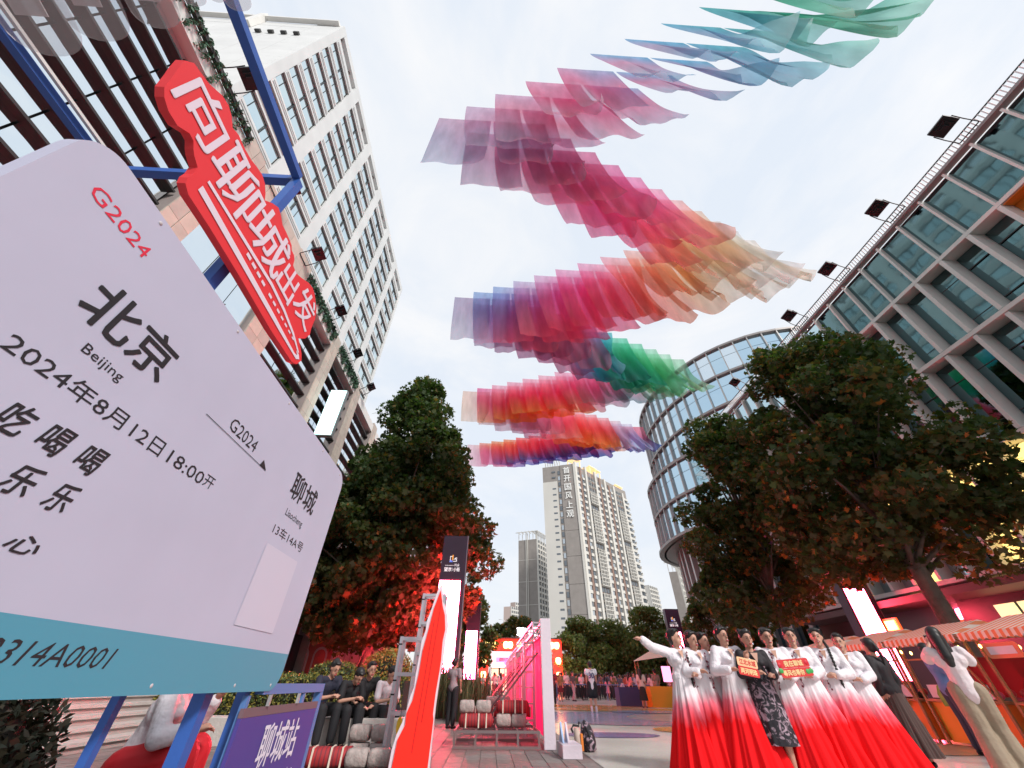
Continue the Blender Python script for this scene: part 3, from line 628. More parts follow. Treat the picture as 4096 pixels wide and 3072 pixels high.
tree('plane tree low behind the dancers with a bare top beside the small black pylon', (18.9, 33.5), [(0, 2, 2), (.2, 3.2, 3), (.6, 2.9, 3), (.85, 1.8, 1.8), (1, .5, .5)], 2.4, 8.0, 11000, .26, lg, lean=(-.2, 0), trunk_r=.16, seed=9, clump=.8, low_mats=la, split=.4)
tree('reddish tree behind the left pylons next to the far towers', (-3.6, 58), [(0, 3.4, 2.4), (.2, 3.6, 3), (.6, 2.6, 2.6), (1, .4, .4)], 2, 15.5, 10000, .38, la, trunk_r=.2, seed=12, clump=1.1)
tree('small orange tree under the slender grey tower', (5.4, 90), [(0, 4, 3), (.5, 5.2, 4), (.8, 4.4, 3.4), (1, 2.4, 2)], 2.5, 11.0, 12000, .5, la, trunk_r=.2, seed=14, clump=1.3)
for i, (x, y, h, r, lab) in enumerate([(12.6, 62, 7.6, 3.2, 'just right of the lantern stage'), (18.0, 64, 7.4, 3.4, 'second from the lantern stage, behind the numbered shirt'), (22.6, 62, 9.0, 3.4, 'the highest, in front of the tallest tower foot'), (27.6, 63, 7.4, 3.0, 'nearest the small black pylon')]):
    tree('round green tree of the far row, ' + lab, (x, y), [(0, r * 1.1, r * .9), (.25, r * 1.45, r), (.65, r * 1.1, r * .85), (1, r * .35, r * .25)], .5, h * 1.05, 16000, .30, [leafmat('leaf_mid', (.10, .13, .035)), leafmat('leaf_light', (.15, .18, .05)), lg[1]], trunk_r=.15, seed=20 + i, clump=1.35, group='trees in the far row')
# hedge, flower bushes, dark bush bottom left
def bush(name, label, cat, c, r, n, leaf, mats, lobes=False):
    t = thing(name, label, cat, (c[0], c[1], 0)); d = rng.normal(size=(n, 3)); d /= np.linalg.norm(d, axis=1)[:, None]; p = np.array(c) + d * np.array(r) * rng.uniform(.7, 1.05, n)[:, None]; p = p[p[:, 2] > 0.02]
    leaf_cloud('foliage', p, np.array([0, 0, .5]), leaf, mats, t, org=(c[0], c[1], 0), lobes=lobes)
    MB((c[0], c[1], 0)).ell((c[0], c[1], c[2]), (r[0] * .8, r[1] * .8, r[2] * .8), 12, 8).build('inner_twigs', mat('twig_dark', (.02, .018, .012), .9), t)
    for a in range(5): MB((c[0], c[1], 0)).tube([(c[0] + .08 * math.cos(a), c[1] + .08 * math.sin(a), 0), (c[0] + r[0] * .4 * math.cos(a * 1.3), c[1] + r[1] * .4 * math.sin(a * 1.3), c[2])], .02, 5).build('stem', m_bark, t)
    return t
hy = [mat('hedge_yellow', (.22, .19, .03), .6), mat('hedge_green', (.06, .09, .02), .6)]; ho = [mat('bush_orange', (.42, .16, .03), .6), mat('hedge_yellow', (.22, .19, .03), .6)]
hg = thing('clipped_hedge', 'long clipped hedge with yellow tips behind the seated men', 'hedge', (-5, 13.2, 0)); p = np.column_stack([rng.uniform(-8.8, -2.2, 15000), rng.uniform(12.5, 14.2, 15000), rng.uniform(.1, 1.0, 15000)])
e = rng.random(15000); p[e < .45, 1] = 12.45 + rng.normal(0, .04, (e < .45).sum()); p[(e > .45) & (e < .8), 2] = 1.02 + rng.normal(0, .05, ((e > .45) & (e < .8)).sum())
leaf_cloud('foliage', p, np.array([0, -.4, .4]), .06, hy, hg, org=(-5, 13.2, 0), lobes=False); MB((-5, 13.2, 0)).box((-8.8, 12.5, 0), (-2.2, 14.15, .97)).build('inner_twigs', mat('twig_dark', (.02, .018, .012), .9), hg)
bush('flowering_bush', 'round orange bush glowing behind the seated man in the white shirt', 'bush', (-2.9, 13.4, 1.1), (.75, .6, .6), 5200, .06, ho)
bush('flowering_bush', 'small yellow tufted bush between the tree props above the seated men', 'bush', (-4.4, 13.6, 1.1), (.7, .5, .32), 2600, .06, hy)
bush('dark_bush', 'dark evergreen bush at the bottom left corner under the ticket board', 'bush', (-3.2, 3.05, .46), (.62, .60, .56), 10000, .05, [mat('bush_dark', (.03, .04, .02), .6), mat('bush_dark_brown', (.06, .05, .025), .6)])
# reeds in front of the left pylon
def reeds(label, c, n, h, w_):
    t = thing('reed_clump', label, 'plant', (c[0], c[1], 0)); mb = MB((c[0], c[1], 0))
    for i in range(n):
        x = c[0] + random.gauss(0, w_); y = c[1] + random.gauss(0, .35); a = random.uniform(0, 6.28); b = random.uniform(.1, .5) * h; hh = h * random.uniform(.6, 1.1); d = Vector((math.cos(a), math.sin(a), 0))
        s_ = Vector((-d.y, d.x, 0)) * .018; p0 = Vector((x, y, 0)); p1 = p0 + d * b * .35 + Vector((0, 0, hh * .65)); p2 = p0 + d * b + Vector((0, 0, hh))
        mb.add([p0 - s_, p0 + s_, p1 + s_, p1 - s_, p2], [(0, 1, 2, 3), (3, 2, 4)])
    mb.build('blades', mat('reed', (.10, .10, .04), .7), t, kind='stuff')
    MB((c[0], c[1], 0)).box((c[0] - w_ * 1.6, c[1] - .35, 0), (c[0] + w_ * 1.6, c[1] + .35, .42)).build('planter_box', mat('planter_dark', (.10, .085, .08), .7), t)
reeds('tall feathery reeds in a planter just in front of the big left pylon', (-1.75, 17.5), 420, 1.75, .42); reeds('lower reeds in a planter right of the big left pylon', (-.55, 16.0), 300, 1.35, .3)
# ---------------- cables over the square and the dyed cloths hung from them ----------------
rng = np.random.default_rng(4); random.seed(4)
m_cloth = bpy.data.materials.new('dyed_gauze'); m_cloth.use_nodes = True; n, l = nodes(m_cloth); n.clear()
o_ = n.new('ShaderNodeOutputMaterial'); at_ = n.new('ShaderNodeAttribute'); at_.attribute_name = 'dye'
tr = n.new('ShaderNodeBsdfTransparent'); tl = n.new('ShaderNodeBsdfTranslucent'); df = n.new('ShaderNodeBsdfDiffuse'); a1 = n.new('ShaderNodeMixShader'); a2 = n.new('ShaderNodeMixShader')
a1.inputs[0].default_value = .38; a2.inputs[0].default_value = .42
t_ = n.new('ShaderNodeTexCoord'); nz = n.new('ShaderNodeTexNoise'); nz.inputs['Scale'].default_value = 1.1; nz.inputs['Detail'].default_value = 5; mpp = n.new('ShaderNodeMapping'); mpp.inputs['Scale'].default_value = (2.5, 2.5, .5)
hs = n.new('ShaderNodeHueSaturation'); r1 = n.new('ShaderNodeMapRange'); r1.inputs[1].default_value = .3; r1.inputs[2].default_value = .7; r1.inputs[3].default_value = .86; r1.inputs[4].default_value = 1.12
l.new(t_.outputs['Object'], mpp.inputs[0]); l.new(mpp.outputs[0], nz.inputs[0]); l.new(nz.outputs['Fac'], r1.inputs[0]); l.new(r1.outputs[0], hs.inputs['Value']); l.new(at_.outputs['Color'], hs.inputs['Color'])
for b in (tr, tl, df): l.new(hs.outputs[0], b.inputs[0])
l.new(tl.outputs[0], a1.inputs[1]); l.new(df.outputs[0], a1.inputs[2]); l.new(tr.outputs[0], a2.inputs[1]); l.new(a1.outputs[0], a2.inputs[2]); l.new(a2.outputs[0], o_.inputs[0])
# dye stops per leg: (place along the leg 0=left end .. 10=right end, top, middle, bottom)
G = {
 0: [(0, (.72,.56,.70), (.76,.58,.72), (.62,.68,.80)), (1.2, (.70,.55,.70), (.74,.48,.64), (.60,.66,.80)), (2.4, (.74,.50,.66), (.84,.34,.46), (.66,.62,.76)), (3.6, (.86,.40,.55), (.82,.20,.36), (.76,.62,.72)), (5, (.30,.52,.74), (.86,.42,.58), (.55,.66,.78)), (6.4, (.16,.48,.72), (.55,.55,.72), (.34,.58,.74)), (7.6, (.14,.50,.58), (.22,.48,.66), (.46,.72,.78)), (9, (.08,.44,.32), (.20,.56,.44), (.48,.76,.66)), (10, (.06,.42,.30), (.14,.50,.40), (.42,.72,.62))],
 1: [(0, (.62,.48,.62), (.44,.46,.60), (.52,.64,.76)), (2, (.66,.36,.52), (.52,.28,.42), (.66,.60,.70)), (4, (.74,.30,.46), (.72,.20,.36), (.80,.52,.66)), (5.4, (.88,.42,.64), (.82,.22,.46), (.78,.34,.50)), (7, (.92,.56,.66), (.90,.34,.54), (.82,.42,.44)), (8.4, (.95,.70,.62), (.94,.64,.38), (.80,.66,.54)), (9.3, (.94,.78,.72), (.92,.82,.62), (.84,.80,.74)), (10, (.92,.90,.88), (.90,.89,.84), (.86,.82,.82))],
 2: [(0, (.80,.68,.82), (.80,.68,.82), (.80,.70,.82)), (1, (.40,.56,.82), (.34,.42,.74), (.62,.64,.80)), (2, (.42,.56,.82), (.52,.34,.66), (.76,.34,.50)), (3.2, (.72,.66,.82), (.72,.26,.50), (.86,.34,.46)), (4.6, (.88,.54,.72), (.88,.16,.42), (.80,.28,.44)), (6, (.93,.55,.72), (.90,.20,.42), (.82,.36,.44)), (7.4, (.95,.62,.66), (.92,.40,.34), (.84,.46,.38)), (8.8, (.96,.72,.62), (.92,.58,.32), (.80,.62,.50)), (10, (.92,.88,.82), (.90,.80,.64), (.84,.78,.72))],
 3: [(0, (.48,.46,.62), (.50,.48,.62), (.62,.68,.78)), (3, (.60,.26,.42), (.62,.22,.38), (.50,.34,.48)), (5.5, (.70,.24,.38), (.72,.24,.38), (.55,.28,.40)), (6.4, (.24,.60,.82), (.10,.50,.74), (.16,.42,.58)), (7.4, (.28,.76,.58), (.06,.58,.40), (.04,.46,.42)), (8.6, (.36,.80,.60), (.05,.64,.34), (.04,.52,.40)), (10, (.62,.88,.74), (.26,.74,.44), (.34,.68,.48))],
 4: [(0, (.58,.72,.86), (.58,.72,.86), (.62,.74,.86)), (1, (.86,.26,.48), (.84,.24,.40), (.90,.64,.50)), (2.2, (.95,.58,.68), (.92,.16,.26), (.90,.42,.12)), (4, (.95,.58,.68), (.92,.12,.26), (.92,.42,.10)), (5.6, (.95,.58,.68), (.90,.13,.28), (.86,.34,.20)), (7, (.94,.55,.70), (.88,.24,.46), (.80,.60,.66)), (8.4, (.92,.62,.76), (.86,.40,.58), (.30,.48,.52)), (10, (.50,.80,.62), (.30,.66,.44), (.50,.70,.52))],
 5: [(0, (.92,.72,.62), (.93,.74,.62), (.93,.80,.70)), (2, (.76,.42,.52), (.60,.34,.44), (.74,.64,.70)), (4, (.84,.34,.58), (.88,.40,.62), (.60,.36,.46)), (5.2, (.94,.50,.60), (.90,.22,.40), (.86,.60,.64)), (6.4, (.95,.55,.58), (.93,.18,.20), (.92,.46,.14)), (9, (.95,.52,.56), (.93,.20,.22), (.92,.48,.16)), (9.6, (.90,.70,.76), (.84,.60,.72), (.80,.72,.86)), (10, (.82,.80,.92), (.52,.56,.88), (.60,.68,.88))],
 6: [(0, (.93,.72,.78), (.93,.70,.76), (.93,.74,.80)), (1.2, (.90,.42,.30), (.84,.24,.40), (.84,.32,.50)), (2.6, (.94,.46,.22), (.90,.26,.28), (.32,.34,.70)), (4.2, (.92,.24,.24), (.88,.16,.26), (.16,.24,.62)), (6.5, (.90,.18,.28), (.72,.12,.28), (.10,.18,.50)), (10, (.84,.30,.40), (.62,.16,.30), (.10,.18,.46))]}
LEN = [5.3, 5.6, 5.3, 4.3, 3.7, 3.5, 2.8]
def dye(leg, s, v):
    g = G[leg]
    for a, b in zip(g, g[1:]):
        if a[0] <= s <= b[0] + 1e-6: k = (s - a[0]) / (b[0] - a[0]); break
    else: a = b = g[-1]; k = 0
    c = [np.array(a[i]) * (1 - k) + np.array(b[i]) * k for i in (1, 2, 3)]
    v = min(max(v, 0), 1)
    return c[0] * (1 - v / .45) + c[1] * v / .45 if v < .45 else c[1] * (1 - (v - .45) / .55) + c[2] * (v - .45) / .55
def cname(c):
    import colorsys; h, l_, s = colorsys.rgb_to_hls(*[float(x) ** .9 for x in c])
    if s < .16 or l_ > .84: return 'cream' if h < .2 else 'pale grey'
    tone = 'pale ' if l_ > .68 else ('deep ' if l_ < .40 else '')
    for lim, nm in ((.035, 'red'), (.11, 'orange'), (.19, 'yellow'), (.46, 'green'), (.54, 'teal'), (.66, 'blue'), (.76, 'violet'), (.86, 'mauve'), (.95, 'magenta'), (1.01, 'rose red')):
        if h <= lim: return tone + nm
NU, NV = 14, 16
def cloth(x, y, leg, s, idx, k):
    wd = 2.48; Ln = LEN[leg] * random.uniform(.985, 1.015) * (1 if not (leg == 2 and s < .5) else .78)
    wx = .12 + .10 * s + (.45 if s > 8 else 0) * (.9 if leg in (3, 5) else .3) + random.uniform(-.12, .25) + .3 * idx
    wy = random.uniform(-.35, .25) - .1 * idx; wild = .07 + .045 * s + (.35 if s > 7.5 else 0) + .08 * idx + (.2 if leg == 3 else 0)
    lift = (.10 if s > 7.5 else .02) * Ln * random.uniform(.3, 1.6)
    f1, f2, p1, p2, p3 = random.uniform(.9, 1.6), random.uniform(2.0, 3.4), *[random.uniform(0, 6.28) for _ in range(3)]
    curl = random.uniform(.2, 1.0) if idx or random.random() < .4 else random.uniform(0, .3); pinch = random.uniform(.3, .75) if (random.random() < .12 and leg in (2, 3, 4)) or (s > 8.5 and random.random() < .5) or (leg == 0 and s >= 5) else 0
    org = Vector((x, y, 22.0)); V = []; C = []
    for j in range(NV + 1):
        v = j / NV
        for i in range(NU + 1):
            u = i / NU; uu = u
            if pinch: uu = .5 + (u - .5) * (1 - pinch * math.sin(v * 2.2) ** 2)
            px = uu * wd + wx * v ** 1.6 + .12 * wild * math.sin(v * 5 + p1) * v
            py = wy * v ** 1.3 + wild * v ** .8 * (.34 * math.sin(u * 6.28 * f1 + p1 + v * 1.2) + .17 * math.sin(u * 6.28 * f2 + p2 - v * 2))
            pz = -v * Ln + lift * v * v * (.5 + u) + .10 * wild * v * math.sin(u * 6.28 * f1 + p3) - .03 * math.sin(math.pi * u)
            c_ = max(0, u - .72) / .28 * max(0, v - .45) / .55 * curl
            px -= c_ * c_ * .9; py -= c_ * .9 * math.sin(min(c_ * 3, 1.5)); pz -= .25 * c_
            b_ = max(0, v - .93) / .07; py -= .05 * b_
            V.append((px, py, pz)); q = dye(leg, min(10, s + (u * .9 + idx * .9)), v + .10 * math.sin(u * 3 + p2) * (1 - abs(2 * v - 1)) + .05 * math.sin(u * 9 + p3))
            C.append((*q, 1))
    F = [(j * (NU + 1) + i, j * (NU + 1) + i + 1, (j + 1) * (NU + 1) + i + 1, (j + 1) * (NU + 1) + i) for j in range(NV) for i in range(NU)]
    me = bpy.data.meshes.new('cloth'); me.from_pydata(V, [], F); ca = me.color_attributes.new('dye', 'FLOAT_COLOR', 'POINT')
    ca.data.foreach_set('color', np.array(C, dtype=np.float32).ravel() * .95 + .05); me.shade_smooth(); me.materials.append(m_cloth)
    o = link('cloth_banner', me, None, None, tuple(org)); a, b = cname(dye(leg, s, .15)), cname(dye(leg, s, .95))
    return o, (a if a == b else a + ' to ' + b)
YK = []
t0 = [(0.35, 5.66, -1), (5.66, 10.9, 1), (10.9, 16.14, -1), (16.14, 21.4, 1), (21.4, 26.76, -1), (26.76, 31.7, 1), (31.7, 36.54, -1)]
ORD = ['first', 'second', 'third', 'fourth', 'fifth', 'sixth', 'seventh', 'eighth', 'ninth', 'tenth', 'eleventh']
RUN = ['topmost run', 'diagonal run', 'middle run', 'green run', 'red run', 'orange run', 'lowest run']
m_cable = mat('steel_cable', (.30, .31, .33), .4, .6)
def cable(y, label, group=None):
    mb = MB((-13, y, 22)); pts = [(-13 + 35.2 * k / 12, y, 21.75 + .3 - .30 * 4 * (k / 12) * (1 - k / 12) * .9) for k in range(13)]
    # taut line: sags a hand's breadth at the middle
    mb.tube(pts, .013, 4, cap=False); o = mb.build('cable', m_cable); tag(o, label, 'cable', group); return o
nline = 0; seen = set()
for leg, (ya, yb, sg_) in enumerate(t0):
    for k in range(10 if leg < 6 else 11):
        y = ya + (yb - ya) * k / 10; s = k if sg_ > 0 else 10 - k
        x = -3.38 + 1.335 * s; x0 = x
        zc = 22.0
        cable(y, 'thin steel cable carrying the %s cloth pair of the %s' % (ORD[k], RUN[leg]), 'cables stretched between the two roofs')
        fr = 'left' if sg_ > 0 else 'right'; vis = not (leg == 0 and k < 1)
        if not vis: continue
        for idx in range(1 if leg == 0 and k == 1 else 2):
            o, cn = cloth(x + idx * 2.6, y, leg, s, idx, k)
            o.location.z = 22.05 - .27 * 4 * ((x + 14) / 35.2) * (1 - (x + 14) / 35.2) - .02
            tag(o, '%s cloth, %s of %s pair from %s end, %s' % (cn, ('left', 'right')[idx], ORD[k], fr, RUN[leg]), 'hanging cloth', 'dyed cloths hanging from the cables')
NUM = ORD + ['twelfth', 'thirteenth', 'fourteenth', 'fifteenth', 'sixteenth', 'seventeenth', 'eighteenth', 'nineteenth', 'twentieth']
for i in range(1, 14): cable(36.54 + .5 * i, 'bare thin steel cable, %s one beyond the lowest run of cloths' % NUM[i - 1], 'bare cables beyond the cloths')
# ---------------- ticket board, blue frame, red sign, station sign ----------------
BX = -1.3
def on(u, v, w_): return Vector((BX + .0006 + w_, u, v))
m_bw = mat('board_white', (.53, .535, .68), .5, nscale=2.5, namp=.035, bump=.06, bscale=3); m_bt = mat('board_teal', (.085, .34, .47), .5); m_ink = mat('ink_black', (.02, .02, .025), .6); m_rp = mat('ink_red', (.75, .03, .07), .5); m_edge = mat('board_edge', (.55, .50, .52), .5)
def rrect(u0, v0, u1, v1, r, corners=(1, 1, 1, 1), n=10):
    P_ = []
    for (cu, cv_, a0, on_) in ((u0, v0, math.pi, corners[0]), (u1, v0, 1.5 * math.pi, corners[1]), (u1, v1, 0, corners[2]), (u0, v1, .5 * math.pi, corners[3])):
        if not on_: P_.append((cu, cv_)); continue
        x = cu + (r if cu == u0 else -r); y = cv_ + (r if cv_ == v0 else -r)
        for k in range(n + 1): a = a0 + .5 * math.pi * k / n; P_.append((x + r * math.cos(a), y + r * math.sin(a)))
    return P_
tb = thing('ticket_board', 'huge white train ticket board with a teal lower band and black lettering', 'sign', (BX, 1.7, .88)); O = (BX, 1.7, .88)
MB(O).prism(rrect(.455, .885, 3.01, 2.29, .115), lambda u, v, w_: (BX - w_, u, v), .05).build('panel', m_bw, tb)
MB(O).add([on(u, v, 0) for u, v in rrect(.455, .885, 3.01, 1.066, .115, (1, 1, 0, 0))], [tuple(range(24))]).build('teal_band', m_bt, tb)
def bt_(name, s, u0, v0, u1, v1, m=m_ink, **k): return text(name, s, m, lambda u, v, w_: on(u, v, .0008 + w_), u0, v0, u1, v1, parent=tb, org=O, **k)
bt_('city_name', '北京', .775, 1.795, 1.14, 1.965, offset=.014)
bt_('city_pinyin', 'Beijing', .875, 1.706, 1.03, 1.750)
for s, a, b in (('2', .735, .795), ('0', .80, .865), ('2', .873, .933), ('4', .94, 1.0)): pass
bt_('travel_date', '2024年8月12日', .735, 1.590, 1.33, 1.655)
bt_('travel_time', '18:00', 1.37, 1.594, 1.592, 1.646); bt_('travel_time', '开', 1.60, 1.60, 1.665, 1.652)
for s, a, b in (('吃', .85, .93), ('喝', .962, 1.045), ('喝', 1.085, 1.17)): bt_('slogan', s, a, 1.43, b, 1.515, offset=.014, shear=.25)
for s, a, b in (('乐', .965, 1.05), ('乐', 1.09, 1.168)): bt_('slogan', s, a, 1.31, b, 1.392, offset=.014, shear=.25)
bt_('slogan', '心', 1.085, 1.195, 1.175, 1.24, offset=.02, shear=.25)
bt_('train_number_red', 'G2024', .565, 2.10, .80, 2.155, m=m_rp, offset=-.002)
bt_('train_number', 'G2024', 1.565, 1.872, 1.812, 1.938)
MB(O).add([on(1.41, 1.846, .002), on(1.97, 1.846, .002), on(1.97, 1.849, .002), on(1.41, 1.849, .002)], [(0, 1, 2, 3)]).add([on(1.90, 1.849, .003), on(1.972, 1.846, .003), on(1.915, 1.885, .003)], [(0, 1, 2)]).build('arrow', m_ink, tb)
bt_('city_name', '聊城', 2.285, 1.835, 2.665, 2.0, offset=.011); bt_('city_pinyin', 'Liaocheng', 2.335, 1.718, 2.585, 1.772)
bt_('seat_number', '13车14A号', 2.275, 1.602, 2.705, 1.662)
MB(O).add([on(u, v, .002) for u, v in rrect(2.27, 1.15, 2.70, 1.545, .01)], [tuple(range(44))]).build('code_plate', mat('plate_pinkwhite', (.62, .60, .73), .5), tb)
bt_('ticket_number', '20240812314A0001', .885, .957, 1.65, 1.014, m=m_ink, offset=-.004, shear=.3)
for u in (.75, 1.3, 1.9, 2.5, 2.9):
    for v in (2.262, .912): MB(O).ell(on(u, v, .0), (.003, .008, .008), 8, 5).build('screw', m_edge, tb, True)
m_blue = mat('blue_paint', (.035, .115, .42), .42, nscale=5, namp=.1, bump=.03); m_blue2 = mat('blue_paint_light', (.10, .22, .50), .42)
fr = thing('blue_steel_frame', 'blue square tube frame standing behind the ticket board and over the red sign', 'frame', (-1.4, 1.1, 0)); O = (-1.4, 1.1, 0)
T = .045
for nm, a, b, w_ in (('post', (-1.385, 1.10, 0), (-1.385, 1.10, 3.48), .05), ('top_beam', (-1.385, 1.076, 3.505), (-1.385, -1.9, 3.505), .05), ('cross_beam', (-1.41, 1.10, 3.505), (-2.6, 1.10, 3.505), .05), ('top_beam', (-2.62, 1.074, 3.505), (-2.62, -1.9, 3.505), .05), ('post', (-2.62, 1.10, 0), (-2.62, 1.10, 3.48), .05), ('post', (-2.62, -1.9, 0), (-2.62, -1.9, 3.48), .05), ('post', (-1.385, -1.9, 0), (-1.385, -1.9, 3.48), .05),
                     ('leg', (-1.42, 1.93, 0), (-1.42, 1.93, 2.25), .032), ('leg', (-1.39, 2.42, 0), (-1.39, 2.42, 2.25), .062), ('leg', (-1.39, 2.80, 0), (-1.39, 2.80, 2.25), .05), ('rail', (-1.385, 1.13, .91), (-1.385, 1.90, .91), .04)):
    MB(O).bar(a, b, w_).build(nm, m_blue, fr)
MB(O).bar((-2.565, -1.9, 3.54), (-2.565, 1.06, 3.54), .02).build('edge_strip', m_white, fr)
MB(O).bar((-2.6, -.2, 3.25), (-1.0, -.2, 3.25), .04).build('flap_rail', m_blue, fr)
for x in (-2.62, -1.385): MB(O).bar((x, -.2, 3.27), (x, -.2, 3.48), .03).build('upright', m_blue, fr)
# red cut-out sign
rs = thing('red_cutout_sign', 'red cut out sign with white characters and a white bullet train, above the ticket board', 'sign', (-1.28, 1.0, 2.4)); O = (-1.28, 1.0, 2.4)
ol = [(.371, 2.807), (.385, 2.745), (.398, 2.70), (.416, 2.626), (.440, 2.598), (.478, 2.581), (.526, 2.585), (.563, 2.625), (.590, 2.625), (.612, 2.60), (.631, 2.585), (.668, 2.569), (.677, 2.525), (.676, 2.49), (.686, 2.460), (.722, 2.441), (.864, 2.447), (1.115, 2.447), (1.447, 2.436), (1.717, 2.446), (1.770, 2.475), (1.792, 2.528), (1.765, 2.560), (1.732, 2.578), (1.66, 2.610), (1.69, 2.623), (1.727, 2.662), (1.749, 2.722), (1.735, 2.76), (1.73, 2.80), (1.726, 2.847), (1.70, 2.90), (1.655, 2.936), (1.61, 2.965), (1.561, 2.976), (1.51, 2.96), (1.471, 2.933), (1.43, 2.905), (1.395, 2.886), (1.36, 2.88), (1.329, 2.883), (1.315, 2.92), (1.291, 2.936), (1.26, 2.935), (1.24, 2.955), (1.215, 2.958), (1.16, 2.96), (1.112, 2.957), (1.07, 2.98), (1.03, 2.99), (.99, 2.955), (.949, 2.90), (.93, 2.93), (.89, 2.965), (.853, 2.974), (.81, 2.96), (.77, 2.94), (.72, 2.93), (.66, 2.93), (.625, 2.91), (.59, 2.94), (.55, 2.955), (.510, 2.94), (.459, 2.888), (.42, 2.87), (.388, 2.856)]
m_redp = mat('sign_red', (.80, .035, .045), .5); m_pinkw = mat('sign_pinkwhite', (.80, .70, .80), .5); m_reds = mat('sign_red_side', (.75, .03, .12), .45)
pn = MB(O).prism(ol, lambda u, v, w_: (-1.28 - w_, u, v), .035).build('panel', m_redp, rs)
def onr(u, v, w_): return Vector((-1.278 + w_, u, v))
for s, a, b, c, d in (('向', .432, 2.645, .648, 2.895), ('聊', .668, 2.62, .965, 2.915), ('城', .972, 2.64, 1.278, 2.93)): text('character', s, m_pinkw, onr, a, b, c, d, offset=.013, parent=rs, org=O)
for s, a, b, c, d in (('出', 1.285, 2.655, 1.455, 2.875), ('发', 1.475, 2.685, 1.70, 2.925)): text('character', s, m_pinkw, onr, a, b, c, d, offset=.010, parent=rs, org=O)
MB(O).add([onr(u, v, .001) for u, v in ((.727, 2.500), (1.20, 2.492), (1.50, 2.487), (1.735, 2.487), (1.765, 2.512), (1.74, 2.53), (1.70, 2.53), (1.73, 2.512), (1.70, 2.504), (1.40, 2.520), (1.0, 2.532), (.727, 2.537))], [tuple(range(12))]).build('train_side', m_pinkw, rs)
MB(O).add([onr(u, v, .001) for u, v in ((.727, 2.572), (1.1, 2.598), (1.28, 2.612), (1.45, 2.600), (1.60, 2.572), (1.72, 2.532), (1.735, 2.540), (1.61, 2.59), (1.45, 2.622), (1.28, 2.634), (1.1, 2.62), (.727, 2.590))], [tuple(range(12))]).build('train_roof', m_pinkw, rs)
for k in range(11):
    u = 1.06 + k * .052 + (.03 if k > 3 else 0); h_ = .022 - .0010 * k; MB(O).add([onr(u, 2.562 - k * .0012, .001), onr(u + .036 - .001 * k, 2.562 - k * .0012, .001), onr(u + .036 - .001 * k, 2.562 + h_ - k * .0012, .001), onr(u, 2.562 + h_ - k * .0012, .001)], [(0, 1, 2, 3)]).build('train_window', m_pinkw, rs)
MB(O).bar((-1.34, .9, 2.55), (-1.34, .9, 2.95), .03).build('hanger', m_blue, rs)
# station name sign
sn = thing('station_name_sign', 'violet blue station name sign in a blue tube frame right of the ticket board', 'sign', (-1.3, 3.3, 0)); O = (-1.3, 3.3, 0)
MB(O).box((-1.325, 2.70, .30), (-1.305, 3.80, .775)).build('panel', mat('station_violet', (.085, .06, .30), .5), sn); MB(O).box((-1.326, 2.70, .776), (-1.304, 3.80, .815)).build('header_strip', mat('header_brown', (.20, .12, .14), .6), sn)
def ons(u, v, w_): return Vector((-1.302 + w_, u, v))
m_sw = mat('station_white', (.85, .78, .9), .5)
text('station_name', '聊城站', m_sw, ons, 3.02, .545, 3.55, .735, offset=.01, parent=sn, org=O); text('station_name_latin', 'Liaocheng Railway Station', m_sw, ons, 2.78, .44, 3.62, .50, parent=sn, org=O)
for nm, a, b, w_ in (('top_rail', (-1.33, 2.86, .895), (-1.33, 3.86, .895), .05), ('post', (-1.33, 3.835, 0), (-1.33, 3.835, .868), .05), ('post', (-1.33, 2.73, 0), (-1.33, 2.73, .868), .03), ('brace', (-1.33, 3.5, .60), (-1.33, 3.5, .868), .04)): MB(O).bar(a, b, w_).build(nm, m_blue2, sn)
for y in (2.95, 3.38): MB(O).bar((-1.30, y, .816), (-1.30, y, .868), .016).build('hook', m_pole, sn)
# clear acrylic flaps hanging from the near top beam
m_acr = bpy.data.materials.new('clear_acrylic'); m_acr.use_nodes = True; n, l = nodes(m_acr); n.clear(); o_ = n.new('ShaderNodeOutputMaterial'); a = n.new('ShaderNodeBsdfTransparent'); a.inputs[0].default_value = (.93, .93, .94, 1); b = n.new('ShaderNodeBsdfGlossy'); b.inputs['Roughness'].default_value = .15; b.inputs[0].default_value = (1, .93, .93, 1); c = n.new('ShaderNodeBsdfDiffuse'); c.inputs[0].default_value = (.95, .92, .92, 1)
m1 = n.new('ShaderNodeMixShader'); m1.inputs[0].default_value = .12; m2 = n.new('ShaderNodeMixShader'); m2.inputs[0].default_value = .07; l.new(a.outputs[0], m1.inputs[1]); l.new(c.outputs[0], m1.inputs[2]); l.new(m1.outputs[0], m2.inputs[1]); l.new(b.outputs[0], m2.inputs[2]); l.new(m2.outputs[0], o_.inputs[0])
m_film = mat('milky_film', (.80, .76, .76), .6, alpha=.75)
